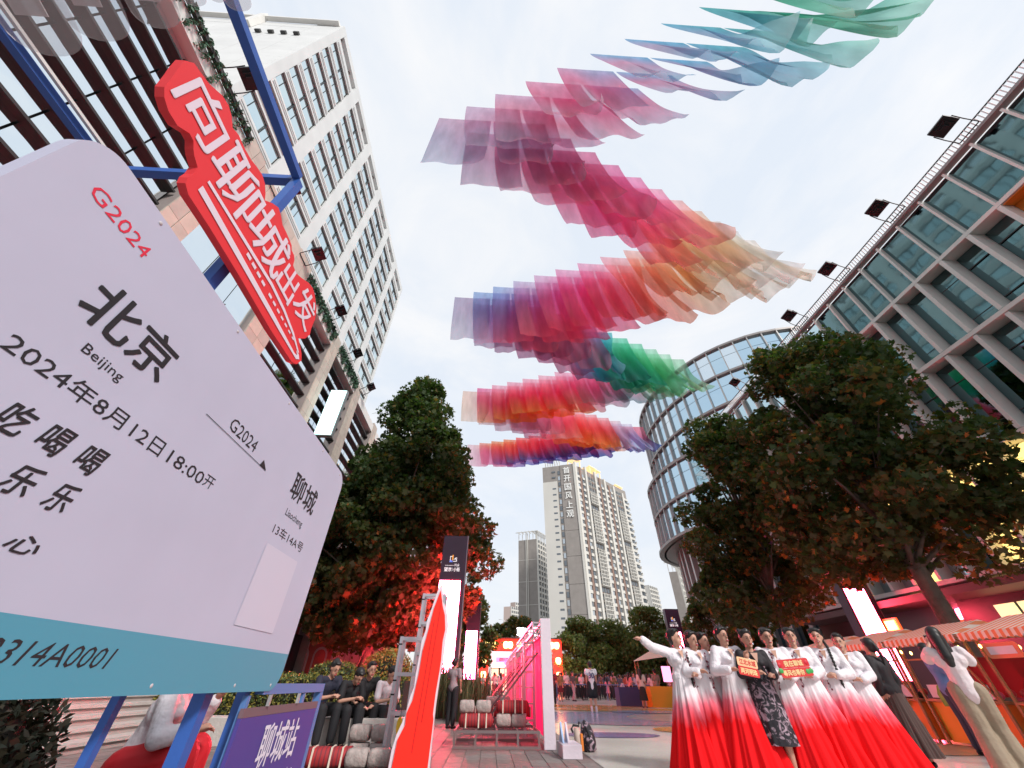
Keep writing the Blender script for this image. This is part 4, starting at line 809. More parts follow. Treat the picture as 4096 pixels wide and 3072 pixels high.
for i, (x, y, w_, lab) in enumerate([(-2.075, .45, .165, 'largest, at the upper left corner'), (-1.804, .386, .138, 'second from the left'), (-1.53, .331, .105, 'third, over the pale parapet'), (-1.334, .253, .05, 'small one left of the floodlight'), (-1.235, .237, .033, 'smallest, only its lower edge in view'), (-1.157, .259, .055, 'last, at the top of the blue beam')]):
    t = thing('acrylic_flap', 'clear acrylic flap with a rounded lower end, ' + lab, 'hanging flap', (x, y, 3.13), group='clear flaps hanging from the frame')
    P_ = [(-w_, .62)] + [(-w_ * math.cos(q * math.pi / 12), .75 * w_ * (1 - math.sin(q * math.pi / 12) ** .7)) for q in range(13)] + [(w_, .62)]
    fl_ = lambda dz: (lambda u, v, q: (u, -v * .97, v * .16 + dz - q))
    MB().prism(P_, fl_(0), .006).build('clear_sheet', m_acr, t)
    if i < 3: MB().prism([(-w_ * .5, w_ * .8), (w_ * .35, w_ * .8), (w_ * .35, .6), (-w_ * .5, .6)], fl_(.005), .003).build('milky_label', m_film, t)
# ---------------- LED pylons ----------------
random.seed(21); rng = np.random.default_rng(21)
def emis(name, c, s): return mat(name, (.8, .8, .8), .4, emit=c, estr=s)
m_led = emis('led_red_white', (1.0, .06, .11), 45.0); m_py = mat('pylon_black', (.045, .022, .05), .35, .2, nscale=2, namp=.1)
m_lw = mat('logo_white', (.85, .85, .85), .5, emit=(.9, .9, .95), estr=.5); m_lo = mat('logo_orange', (.85, .38, .04), .5, emit=(.9, .4, .05), estr=.4); m_lb = mat('logo_blue', (.12, .22, .75), .5, emit=(.15, .28, .9), estr=.4)
def pylon(label, x, y, rz, w_=1.37, H=7.5, lw=1.11, z0=1.22, z1=5.19, detail=True, led=m_led, rear=False):
    t = thing('led_pylon', label, 'sign pylon', (x, y, 0), rz); hw = w_ / 2
    MB().box((-hw, 0, 0), (hw, .55, H)).build('casing', m_py, t)
    MB().box((-lw / 2 - .1, -.012, z0), (-lw / 2 - .1 + lw, -.003, z1)).build('screen', led, t)
    if rear: MB().box((-lw / 2 - .1, .553, z0), (-lw / 2 - .1 + lw, .562, z1)).build('added_rear_glow', led, t)  # unseen glowing face, added to redden the tree behind the pylon
    MB().box((hw - .03, -.02, 0), (hw, -.001, H)).build('edge_trim', mat('trim_grey', (.3, .25, .3), .3, .7), t)
    if detail:
        f = lambda u, v, q: Vector((u, -.004 - q, v)); cx = -.05; zb = 6.15; s = .24
        def poly(nm, P_, m): MB().prism([(cx + a * s, zb + b * s) for a, b in P_], lambda u, v, q: (u, -.002 - q, v), .01).build(nm, m, t)
        poly('logo_outline', [(-.75, .05), (-.62, .05), (-.62, .95), (-.25, .95), (-.25, 1.1), (-.75, 1.1)], m_lw); poly('logo_tower', [(-.28, .05), (.02, .35), (.02, 1.35), (-.28, 1.35)], m_lo)
        poly('logo_house', [(.05, .35), (.5, .78), (.85, .78), (.85, .6), (.62, .6), (.62, .42), (.85, .42), (.85, -.08), (.0, -.08), (.0, .05), (.70, .05), (.70, .28), (.5, .28), (.5, .62), (.2, .32)], m_lw); poly('logo_wave', [(-.85, -.2), (-.1, -.2), (-.1, .1), (-.55, .28), (-.85, .0)], m_lb)
        text('logo_latin', 'WANGJING', m_lw, f, cx - .42, 5.90, cx + .05, 5.955, parent=t, offset=.02); text('logo_latin', 'Walk', m_lw, f, cx + .09, 5.89, cx + .36, 6.03, parent=t, shear=.2); text('logo_characters', '望京', m_lw, f, cx - .44, 5.64, cx - .04, 5.84, parent=t, offset=.02); text('logo_characters', '小街', m_lw, f, cx + .06, 5.64, cx + .40, 5.84, parent=t, offset=.02)
        MB().box((cx, -.008, 5.66), (cx + .012, -.002, 5.82)).build('divider', m_lw, t)
    return t
pylon('tall black sign pylon left of the middle with a blazing white and red screen', -2.16, 22, 0, led=emis('led_red_blaze', (1.0, .045, .085), 190.0), rear=True)
pylon('second black pylon right behind the big left one, its screen half hidden by leaves', -1.75, 44, 0, led=emis('led_violet_white', (1, .12, .3), 30), detail=False, z1=5.0)
pylon('tall black sign pylon at the right behind the striped stalls, screen glowing white', 20.15, 22, R_(-2), w_=1.6, lw=1.13)
pylon('small black sign pylon behind the waving dancer, half covered by orange leaves', 18.9, 44, 0, w_=1.45, H=7.2)
# ---------------- red lit row: display walls, ballast, banner, trusses ----------------
m_alu = mat('aluminium', (.48, .46, .50), .38, .7); m_pw = mat('panel_white', (.68, .60, .67), .6, nscale=3, namp=.05, bump=.1); m_mag = mat('panel_magenta_added_glow', (.55, .03, .16), .6, emit=(1, .01, .09), estr=.75); m_steel = mat('scaffold_steel', (.22, .17, .17), .5, .5)  # the magenta panel's glow is added to throw red over the row
def truss(mb, a, b, w_, n, up=(0, 1, 0), r=.022):
    a = Vector(a); b = Vector(b); d = (b - a).normalized(); u = Vector(up); s = d.cross(u).normalized(); cs = [(s * i + u * j) * w_ / 2 for i, j in ((-1, -1), (1, -1), (1, 1), (-1, 1))]
    for c in cs: mb.bar(a + c, b + c, r * 2)
    L_ = (b - a).length
    for k in range(n + 1):
        p = a + d * (L_ * k / n)
        for i in range(4): mb.bar(p + cs[i], p + cs[(i + 1) % 4], r * 1.3)
    return mb
walls = [(1.17, 9.4, 6.0, 2.04, 'nearest pink lit display wall with a white end post, beside the backpack'), (1.25, 16.6, 5.5, 2.05, 'second display wall behind the nearest one, white end post lit pink'), (1.3, 23.6, 6, 2.05, 'third display wall down the red lit row')]
for i, (x, y, ln, h, lab) in enumerate(walls):
    t = thing('display_wall', lab, 'display wall', (x, y, 0), group='display walls in the red lit row')
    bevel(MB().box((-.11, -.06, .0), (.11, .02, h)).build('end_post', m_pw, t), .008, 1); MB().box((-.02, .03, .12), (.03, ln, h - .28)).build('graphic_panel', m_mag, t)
    MB().box((.035, .03, .1), (.06, ln, h - .26)).build('front_sheet', m_pw, t)
    truss(MB(), (-.14, .15, h - .16), (-.14, ln, h - .16), .2, 9, up=(0, 0, 1)).build('top_truss', m_alu, t)
    for yy in (1.9, ln - .4): truss(MB(), (-.2, yy, 0), (-.2, yy, h - .3), .22, 6, up=(0, 1, 0)).build('truss_post', m_alu, t)
    for yy in (.5, 2.8): MB().bar((-.12, yy, h * .72), (-1.35, yy + .3, .18), .035).build('brace', m_steel, t)
m_plaid = bpy.data.materials.new('plaid_bag'); m_plaid.use_nodes = True; n, l = nodes(m_plaid); p = n['Principled BSDF']; p.inputs['Roughness'].default_value = .7
t_ = n.new('ShaderNodeTexCoord'); wv = n.new('ShaderNodeTexWave'); wv.inputs['Scale'].default_value = 5.5; wv.inputs['Distortion'].default_value = 1.2; rr = n.new('ShaderNodeValToRGB'); rr.color_ramp.elements[0].position = .55; rr.color_ramp.elements[0].color = (.36, .02, .025, 1); rr.color_ramp.elements[1].position = .97; rr.color_ramp.elements[1].color = (.16, .02, .03, 1)
l.new(t_.outputs['Object'], wv.inputs[0]); l.new(wv.outputs['Fac'], rr.inputs[0]); l.new(rr.outputs[0], p.inputs['Base Color'])
m_stoneblk = mat('granite_block', (.38, .32, .30), .85, nscale=18, namp=.2, bump=.4)
def cushion(a, b, c, seed):
    random.seed(seed); bm = bmesh.new(); bmesh.ops.create_cube(bm, size=1); bmesh.ops.subdivide_edges(bm, edges=bm.edges[:], cuts=4, use_grid_fill=True)
    for v in bm.verts:
        x, y, z = v.co; f = (1 - (2 * abs(x)) ** 6 * .12) ; q = 1 - .10 * ((2 * y) ** 4 + (2 * x) ** 6 * .6); v.co = (x * a * (1 - .10 * (2 * z) ** 2), y * b * (1 - .22 * (2 * z) ** 2), z * c * q + random.uniform(-.006, .006))
    me = bpy.data.meshes.new('ballast'); bm.to_mesh(me); bm.free(); me.shade_smooth(); return me
bagm = cushion(.68, .32, .21, 1); bagm.materials.append(m_plaid); blkm = cushion(.30, .24, .20, 2); blkm.materials.append(m_stoneblk)
strap = MB()
for s in (-.2, .05, .2): strap.box((s - .012, -.162, -.102), (s + .012, .162, .108))
strm = strap.mesh('strap', mat('strap_cream', (.7, .6, .5), .7))
def bag(x, y, z, rz, lab): t = link('plaid_ballast_bag', bagm, None, None, (x, y, z + .105), rz); link('strap', strm, t); return tag(t, lab, 'bag', 'red plaid ballast bags in the row')
def blk(x, y, z, rz, lab): return tag(link('granite_ballast_block', blkm, None, None, (x, y, z + .10), rz), lab, 'stone block', 'granite ballast blocks in the row')
def gframe(x0, x1, y0, y1, lab):
    t = thing('ballast_frame', lab, 'frame', ((x0 + x1) / 2, y0, 0)); O = ((x0 + x1) / 2, y0, 0)
    for y in (y0, y1):
        MB(O).bar((x0, y, .03), (x1, y, .03), .04).build('tube', m_steel, t); MB(O).bar((x0, y, .24), (x1, y, .24), .04).build('tube', m_steel, t)
    for k in range(5): x = x0 + .03 + (x1 - x0 - .06) * k / 4; MB(O).bar((x, y0, .05), (x, y0, .22), .035).build('rung', m_steel, t); MB(O).bar((x, y0 + .02, .24), (x, y1 - .02, .24), .035).build('rung', m_steel, t)
gframe(-.62, 1.0, 9.35, 10.6, 'low steel ballast frame on the pavers, nearest in the red lit row')
bag(-.22, 9.9, .26, .03, 'red plaid bag under two stone blocks on the nearest ballast frame'); blk(-.42, 9.95, .47, .05, 'left of the two stone blocks on top of the plaid bag'); blk(-.08, 9.95, .47, -.06, 'right of the two stone blocks on top of the plaid bag')
blk(.33, 10.1, .26, .02, 'left pale stone block under the strapped plaid bag'); blk(.64, 10.1, .26, -.03, 'right pale stone block under the strapped plaid bag'); bag(.52, 10.15, .46, -.04, 'red plaid bag with cream straps lying on two stone blocks by the white post')
gframe(-.6, 1.0, 12.6, 13.6, 'low steel ballast frame, second in the red lit row')
for k in range(3): bag(-.35 + k * .72, 13.0, .26, random.uniform(-.1, .1), 'red plaid bag, %s of three on the second ballast frame' % ('left', 'middle', 'right')[k])
blk(.1, 13.1, .47, 0, 'left stone block on the second ballast frame'); blk(.45, 13.1, .47, .1, 'right stone block on the second ballast frame')
for k in range(3): bag(-.3 + k * .74, 15.4, .0, random.uniform(-.2, .2), 'red plaid bag, %s of three on the ground behind the second frame' % ('left', 'middle', 'right')[k])
for k in range(3): bag(-.2 + k * .78, 18.2, .0, random.uniform(-.2, .2), 'red plaid bag, %s of three farthest down the row' % ('left', 'middle', 'right')[k])
# ballast at the foot of the left trusses
bag(-2.25, 7.55, 0, .15, 'strapped red bag at the bottom edge beside the station name sign'); blk(-1.98, 8.15, .0, .1, 'granite block behind, lower left of the pile by the blue sign'); blk(-1.66, 8.15, .0, -.05, 'granite block behind, lower right of the pile by the blue sign'); blk(-2.0, 8.15, .21, -.05, 'granite block on top left of the pile by the blue sign'); blk(-1.67, 8.15, .21, .08, 'granite block on top right of the pile by the blue sign')
blk(-1.82, 7.5, 0, .05, 'nearest granite block left, at the bottom edge by the trusses'); blk(-1.5, 7.5, 0, -.08, 'nearest granite block right, at the bottom edge by the trusses')
# wavy red banner board
bo = [(-1.278, .0), (-1.268, .23), (-1.235, .376), (-1.19, .49), (-1.156, .58), (-1.127, .767), (-1.089, .893), (-1.091, 1.05), (-1.079, 1.199), (-1.07, 1.322), (-1.073, 1.432), (-1.034, 1.579), (-1.031, 1.712), (-.981, 1.886), (-.949, 2.029), (-.911, 2.177), (-.868, 2.261), (-.831, 2.141), (-.821, 1.995), (-.763, 1.925), (-.713, 1.785), (-.689, 1.65), (-.704, 1.453), (-.711, 1.264), (-.733, 1.083), (-.746, .853), (-.755, .662), (-.756, .429), (-.754, .232), (-.749, .0)]
bi = [(-1.232, .0), (-1.208, .327), (-1.136, .477), (-1.14, .60), (-1.08, .741), (-1.06, .9), (-1.043, 1.051), (-1.032, 1.322), (-.987, 1.579), (-.941, 1.886), (-.868, 2.15), (-.811, 1.924), (-.76, 1.80), (-.73, 1.60), (-.751, 1.452), (-.745, 1.2), (-.751, 1.083), (-.774, .798), (-.779, .583), (-.764, .531), (-.768, .28), (-.775, .0)]
ban = thing('wavy_banner_board', 'tall wavy red board with a white border leaning by the trusses', 'banner', (-1.0, 7, 0)); O = (-1.0, 7, 0)
MB(O).prism(bo, lambda u, v, q: (u, 7 + q + .25 * (u + 1.278), v), .06).build('white_backing', m_pw, ban); MB(O).prism(bi, lambda u, v, q: (u, 6.997 - q + .25 * (u + 1.278), v), .02).build('red_face', mat('banner_red_added_glow', (.72, .022, .012), .6, bump=.08, bscale=4, emit=(1, .02, .01), estr=.25, spec=.2), ban)  # emission of the red face is added to strengthen the red glow here
for dx, z0 in ((.02, .2), (.1, .5)): MB(O).add([(-1.02 + dx + .09 * (k / 8) + .004 * s, 6.965 + .25 * (.25 + dx) - .004 * (s + 1), z0 + k * .19) for k in range(9) for s in (-1, 1)], [(2 * k, 2 * k + 1, 2 * k + 3, 2 * k + 2) for k in range(8)]).build('crease', mat('banner_dark', (.55, .02, .05), .6), ban)
def talltruss(lab, x, y, wx, h):
    t = thing('aluminium_truss', lab, 'truss', (x, y, 0)); O = (x, y, 0)
    for a in (0, wx):
        for b in (0, .3): MB(O).bar((x + a, y + b, 0), (x + a, y + b, h), .05).build('upright', m_alu, t)
    k = 0; z = h - .03
    while z > .2:
        for b in (0, .3): MB(O).bar((x + .026, y + b, z), (x + wx - .026, y + b, z), .05).build('rung', m_alu, t)
        for a in (0, wx): MB(O).bar((x + a, y + .026, z), (x + a, y + .274, z), .04).build('rung', m_alu, t)
        z -= .48
    for zz in (h - .12, h - .6, h * .5): MB(O).box((x - .03, y - .03, zz), (x + .03, y - .026, zz + .02)).build('bolt', m_black, t)
talltruss('taller aluminium truss standing behind the wavy red board', -1.38, 8.6, .42, 2.35); talltruss('shorter aluminium truss left of the taller one', -1.52, 7.75, .40, 1.55)
yl = thing('yellow_tag', 'small yellow oval tag hanging on the shorter truss', 'tag', (-1.33, 7.7, .42)); MB((-1.33, 7.7, .42)).prism([(-1.33 + .045 * math.cos(a * .5236), .42 + .11 * math.sin(a * .5236)) for a in range(12)], lambda u, v, q: (u, 7.68 - q, v), .01).build('oval_plate', mat('tag_yellow', (.85, .55, .03), .5), yl); MB((-1.33, 7.7, .42)).bar((-1.33, 7.675, .53), (-1.33, 7.675, .62), .006).build('cord', m_black, yl)
# printed hoarding on the left with arches
ho_ = thing('printed_hoarding', 'white hoarding printed with red brick arches behind the tree trunks at the left', 'hoarding', (-12, 33, 0)); O = (-12, 33, 0)
m_hw = mat('hoarding_white', (.46, .38, .39), .6); m_hr = mat('hoarding_red', (.36, .08, .07), .6); m_hg = mat('hoarding_grey', (.33, .27, .29), .6)
for k in range(11): MB(O).box((-20.2 + k * 1.2 + .01, 33.2, .7), (-20.2 + (k + 1) * 1.2 - .01, 33.26, 5.2)).build('panel', m_hw, ho_)
def arch(x, z, w_, h, m, zoff=.0):
    P_ = [(x - w_ / 2, z), (x + w_ / 2, z)] + [(x + w_ / 2 * math.cos(a * math.pi / 8), z + h - w_ / 2 + w_ / 2 * math.sin(a * math.pi / 8)) for a in range(9)]
    MB(O).prism(P_, lambda u, v, q: (u, 33.196 - zoff - q, v), .006).build('printed_arch', m, ho_)
MB(O).box((-20, 33.190, .71), (-11.2, 33.197, 5.0)).build('printed_brickwork', m_hr, ho_)
for k in range(9):
    x = -18.6 + k * 1.3; arch(x, 1.0, 1.0, 1.9, m_hw if x < -11.2 else m_hg, .012); arch(x, 1.05, .74, 1.7, m_hr if x < -11.2 else m_hw, .020)
    for j in (-.33, 0, .33): arch(x + j, 3.3, .24, 1.4, m_hw if x < -11.2 else m_hg, .012)
# ---------------- lantern stage at the end of the square ----------------
sg = thing('lantern_stage', 'glowing red stage arch hung with yellow lanterns at the far end of the square', 'stage', (4, 60, 0)); O = (4, 60, 0)
m_sr = mat('stage_red', (.6, .02, .02), .6, emit=(1, .02, .015), estr=2.2); m_lan = emis('lantern_yellow', (1, .72, .22), 5); m_scr = emis('stage_screen', (1, .72, .80), 1.0); m_org = emis('stage_orange', (1, .38, .10), .9)
for x in (-.7, 9.0): MB(O).box((x - .6, 60, 0), (x + .6, 60.5, 5.6)).build('red_post', m_sr, sg)
MB(O).box((-.09, 60, 4.4), (8.39, 60.5, 5.6)).build('red_beam', m_sr, sg); MB(O).box((-1.3, 59.3, 5.62), (9.6, 60.8, 5.75)).build('roof_lip', mat('stage_dark', (.1, .02, .02), .6), sg)
MB(O).box((.3, 61.5, 2.6), (8.2, 61.6, 4.35)).build('screen', m_scr, sg)
for k in range(7): MB(O).box((.35 + k * 1.12, 61.3, .2), (1.25 + k * 1.12, 61.4, 2.5)).build('glowing_panel', m_org, sg); MB(O).ell((.8 + k * 1.12, 61.28, 1.5), (.28, .03, .5), 10, 6).build('panel_emblem', m_sr, sg)
for k in range(14): MB(O).box((.5 + random.uniform(0, 7.2), 61.45, 2.9 + random.uniform(0, 1.0)), (.9 + random.uniform(0, 7.2) * 0 + k * .53, 61.48, 3.2 + random.uniform(0, .8))).build('screen_shape', m_sr if k % 2 else mat('screen_violet', (.4, .3, .6), .5, emit=(.6, .4, .9), estr=.8), sg)
lan = MB().tube([(0, 0, -.36), (0, 0, -.3), (0, 0, 0), (0, 0, .3), (0, 0, .36)], [.15, .26, .36, .30, .16], 10).mesh('lantern', m_lan, True); caps = MB().tube([(0, 0, .36), (0, 0, .46)], [.18, .14], 8).mesh('lantern_cap', m_sr)
def lantern(x, y, z, lab): o = link('lantern', lan, None, None, (x, y, z)); link('cap', caps, o); tag(o, lab, 'lantern', 'yellow lanterns on the far stage')
for k, x in enumerate((-.3, .5, 2.1, 2.7, 3.9, 5.3, 5.8, 6.8, 8.2, 8.9)): lantern(x, 59.7, 4.95, 'yellow lantern on the far stage beam, %s from the left' % (ORD[k]))
for k, z in enumerate((3.3, 1.8)): lantern(-.7, 59.6, z, 'yellow lantern on the left stage post, %s one' % ('upper', 'lower')[k]); lantern(9.0, 59.6, z, 'yellow lantern on the right stage post, %s one' % ('upper', 'lower')[k])
cl = thing('glowing_stage_letters', 'white glowing letters standing on the roof of the lantern stage', 'sign', (5, 59.8, 5.8)); m_gl = emis('glow_white', (1, .85, .9), 3.0)
for k, ch in enumerate('聊城'): text('glyph', ch, m_gl, lambda u, v, q: Vector((u, 59.7 - q, v)), 3.6 + k * 1.5, 5.9, 4.8 + k * 1.5, 6.9, depth=.1, offset=.05, parent=cl, org=(5, 59.8, 5.8))
MB((5, 59.8, 5.8)).bar((3.3, 59.75, 5.84), (6.8, 59.75, 5.84), .08).build('base_rail', m_steel, cl)
# ---------------- white box and bags by the white post ----------------
wb = thing('white_display_box', 'white box with two pointed white stands on top at the foot of the white post', 'box', (1.5, 8.6, 0)); O = (1.5, 8.6, 0)
bevel(MB(O).box((1.24, 8.3, 0), (1.56, 8.95, .17)).build('box', m_pw, wb), .006, 1)
for x, m in ((1.28, mat('stand_blue', (.35, .5, .75), .5)), (1.37, m_pw)): MB(O).prism([(8.5, .171), (8.9, .171), (8.74, .42)], lambda u, v, q: (x + q, u, v), .03).build('pointed_stand', m, wb)
m_flor = bpy.data.materials.new('floral_dark'); m_flor.use_nodes = True; n, l = nodes(m_flor); p = n['Principled BSDF']; p.inputs['Roughness'].default_value = .75
t_ = n.new('ShaderNodeTexCoord'); vo = n.new('ShaderNodeTexNoise'); vo.inputs['Scale'].default_value = 9; vo.inputs['Detail'].default_value = 4; vo.inputs['Distortion'].default_value = 1.6; rr = n.new('ShaderNodeValToRGB'); e_ = rr.color_ramp.elements; e_[0].position = .50; e_[0].color = (.012, .010, .016, 1); e_[1].position = .60; e_[1].color = (.38, .27, .33, 1)
l.new(t_.outputs['Object'], vo.inputs[0]); l.new(vo.outputs['Fac'], rr.inputs[0]); l.new(rr.outputs[0], p.inputs['Base Color'])
bp = thing('floral_backpack', 'dark floral backpack standing on the pale floor right of the white box', 'backpack', (1.86, 9.2, 0))
MB().tube([(0, 0, 0), (0, 0, .03), (0, .01, .13), (-.015, .02, .26), (-.04, .03, .36), (-.055, .03, .42)], [.09, .13, .135, .12, .08, .015], 16).build('body', m_flor, bp, True); MB().tube([(-.05, -.07, .34), (-.01, -.13, .22), (0, -.11, .08)], .012, 6).build('shoulder_strap', m_black, bp)
MB().ell((.005, -.10, .13), (.08, .045, .08), 12, 8).build('front_pocket', m_flor, bp)
hg_ = thing('orange_cloth_bag', 'cream and orange cloth bag with a black handle between the box and backpack', 'bag', (1.66, 9.05, 0))
MB().tube([(0, 0, 0), (-.01, 0, .03), (-.02, 0, .2), (-.035, 0, .32)], [.06, .075, .068, .04], 12).build('body', mat('bag_cream', (.5, .40, .33), .7), hg_, True); MB().box((.02, -.08, .03), (.06, .01, .25)).build('side_patch', mat('bag_orange', (.75, .22, .03), .7), hg_); MB().tube([(-.10, -.01, .26), (-.13, -.01, .31), (-.09, -.01, .36), (.01, -.01, .35), (.02, -.01, .41)], .02, 6).build('handle', m_black, hg_)
# ---------------- striped market stalls on the right ----------------
m_cs = bpy.data.materials.new('striped_canvas'); m_cs.use_nodes = True; n, l = nodes(m_cs); p = n['Principled BSDF']; p.inputs['Roughness'].default_value = .8
t_ = n.new('ShaderNodeTexCoord'); sx = n.new('ShaderNodeSeparateXYZ'); ma = n.new('ShaderNodeMath'); ma.operation = 'PINGPONG'; ma.inputs[1].default_value = .065; gt = n.new('ShaderNodeMath'); gt.operation = 'GREATER_THAN'; gt.inputs[1].default_value = .0325; mi = n.new('ShaderNodeMixRGB'); mi.inputs[1].default_value = (.80, .70, .60, 1); mi.inputs[2].default_value = (.80, .24, .10, 1)
l.new(t_.outputs['Object'], sx.inputs[0]); l.new(sx.outputs[1], ma.inputs[0]); l.new(ma.outputs[0], gt.inputs[0]); l.new(gt.outputs[0], mi.inputs[0]); l.new(mi.outputs[0], p.inputs['Base Color'])
m_wood = mat('stall_wood', (.36, .17, .07), .6, nscale=6, namp=.25); m_so = mat('stall_orange', (.78, .20, .02), .6); m_sy = mat('stall_amber', (.75, .33, .02), .6); m_sg = mat('painted_green', (.16, .38, .05), .6, nscale=9, namp=.5); m_bulb = emis('bulb_warm', (1, .62, .15), 6); m_goods = [mat('goods_red', (.5, .02, .04), .4), mat('goods_pink', (.6, .1, .2), .4), mat('goods_dark', (.06, .03, .02), .6)]
def stall(y0, ln, lab, sign=False, k=0):
    t = thing('market_stall', lab, 'market stall', (9.9, y0, 0), group='striped market stalls'); d = 1.5
    c = MB(); H = 1.82; Rg = 2.12
    c.add([(-.25, 0, H), (-.25, ln, H), (d * .55, ln - .25, Rg), (d * .55, .25, Rg), (d + .2, 0, H), (d + .2, ln, H)], [(0, 1, 2, 3), (3, 2, 5, 4), (0, 3, 4), (1, 5, 2)]); 
    m = c.mesh('canopy', m_cs); o = link('canopy', m, t)
    v = MB(); nn = int(ln / .13)
    for i in range(nn):
        a = i * ln / nn; b = (i + 1) * ln / nn; v.add([(-.255, a, H), (-.255, b, H), (-.265, b, H - .11), (-.265, (a + b) / 2, H - .15), (-.265, a, H - .11)], [(0, 1, 2, 3, 4)])
    link('valance', v.mesh('valance', m_cs), t)
    for x in (.0, d):
        for y in (.08, ln - .08): MB().bar((x, y, 0), (x, y, H), .045).build('post', m_wood, t)
    MB().box((.05, .12, .06), (.5, ln * .48, .70)).build('counter', m_so, t); MB().box((.05, ln * .48 + .01, .06), (.5, ln - .12, .70)).build('counter', m_sy, t); MB().box((-.02, .06, .71), (.62, ln - .06, .75)).build('counter_top', m_wood, t)
    MB().bar((.0, .1, 1.45), (.0, ln - .1, 1.45), .03).build('cross_rail', m_wood, t); MB().bar((.0, .12, .75), (.0, .55, 1.74), .03).build('brace', m_wood, t)
    for q in range(6): MB().ell((-.12 + .05 * (q % 2), .15 + q * (ln - .3) / 5, 1.60 - .06 * math.sin(q * .63)), (.022, .022, .035), 8, 6).build('bulb', m_bulb, t)
    P_ = [(0, 0), (.72, 0), (.74, .22), (.66, .38), (.52, .44), (.42, .40), (.34, .47), (.2, .44), (.08, .34), (.02, .2)]
    MB().prism([(ln * .5 - .36 + a, .64 + b * .9) for a, b in P_], lambda u, v, q: (-.06 - q, u, v), .02).build('green_cutout_board', m_sg, t); MB().prism([(ln * .5 - .36 + .1 + a * .7, .70 + b * .6) for a, b in P_], lambda u, v, q: (-.083 - q, u, v), .006).build('pale_leaf_print', mat('painted_lime', (.36, .50, .12), .6, nscale=12, namp=.4), t)
    for q in range(10): MB().ell((.3 + random.uniform(-.15, .2), .2 + q * (ln - .4) / 9, .80 + random.uniform(0, .1)), (.07, .08, .07), 8, 6).build('goods', m_goods[q % 3], t)
    for q in range(3): MB().box((.02, .2 + q * .5, .78), (.04, .5 + q * .5, 1.0)).build('price_card', m_pw, t)
    if y0 < 10: MB().box((d - .1, .1, .8), (d - .05, ln - .1, 1.5)).build('back_curtain', mat('curtain_red', (.35, .02, .03), .7), t)
    if sign:
        MB().prism(rrect(.95, 1.38, 1.55, 1.62, .06), lambda u, v, q: (-.3 - q, u, v), .03).build('name_board', mat('board_coral', (.75, .2, .1), .6), t); MB().box((-.336, 1.02, 1.44), (-.331, 1.48, 1.56)).build('name_plate', m_pw, t)
    return t
stall(6.75, 1.95, 'striped market stall nearest the right edge, behind the woman taking a photo', True); stall(8.78, 1.74, 'striped market stall directly behind the photographing woman, second from the right'); stall(10.58, 1.6, 'striped market stall left of the glowing right screen foot, third from the right'); stall(12.3, 1.7, 'striped market stall behind the last dancer, farthest down the row')
fs = thing('far_food_stall', 'small stall with a pale canopy and orange and blue counter left of the first dancer', 'market stall', (9.3, 27, 0)); O = (9.3, 27, 0)
MB(O).add([(8.3, 26, 2.0), (11, 26, 2.35), (11.3, 28, 2.35), (8.9, 28, 2.1), (9.8, 27, 2.6)], [(0, 1, 4), (1, 2, 4), (2, 3, 4), (3, 0, 4)]).build('canopy', mat('canvas_cream', (.75, .62, .50), .8), fs); MB(O).box((9.1, 26.4, 0), (11.0, 27.4, .9)).build('counter', m_sy, fs); MB(O).box((7.6, 27.5, 0), (9.05, 28.4, .85)).build('side_table', mat('table_navy', (.03, .05, .16), .7), fs)
for x, y in ((8.6, 26.3), (10.9, 26.3), (10.9, 27.7), (8.9, 27.8)): MB(O).bar((x, y, 0), (x, y, 2.1), .05).build('post', m_wood, fs)
MB(O).box((9.9, 26.2, 1.1), (10.4, 26.24, 1.8)).build('lit_menu', emis('menu_pink', (1, .25, .5), 1.6), fs)
br = thing('blue_barrier', 'low blue rail barrier in front of the far crowd', 'barrier', (8, 36, 0)); MB((8, 36, 0)).bar((5.2, 36, .95), (13, 36.5, .95), .05).build('rail', m_blue2, br)
for k in range(7): MB((8, 36, 0)).bar((5.2 + k * 1.3, 36 + k * .083, 0), (5.2 + k * 1.3, 36 + k * .083, .92), .04).build('post', m_blue2, br)
# low seat wall for the seated men
sw = thing('seat_wall', 'low stone seat wall under the four seated men', 'wall', (-3.6, 10.3, 0))
for k in range(6): bevel(MB((-3.6, 10.3, 0)).box((-5.6 + k * .75, 9.55, .0), (-5.6 + k * .75 + .74, 10.1, .40)).build('stone_block', m_step, sw), .01, 1)

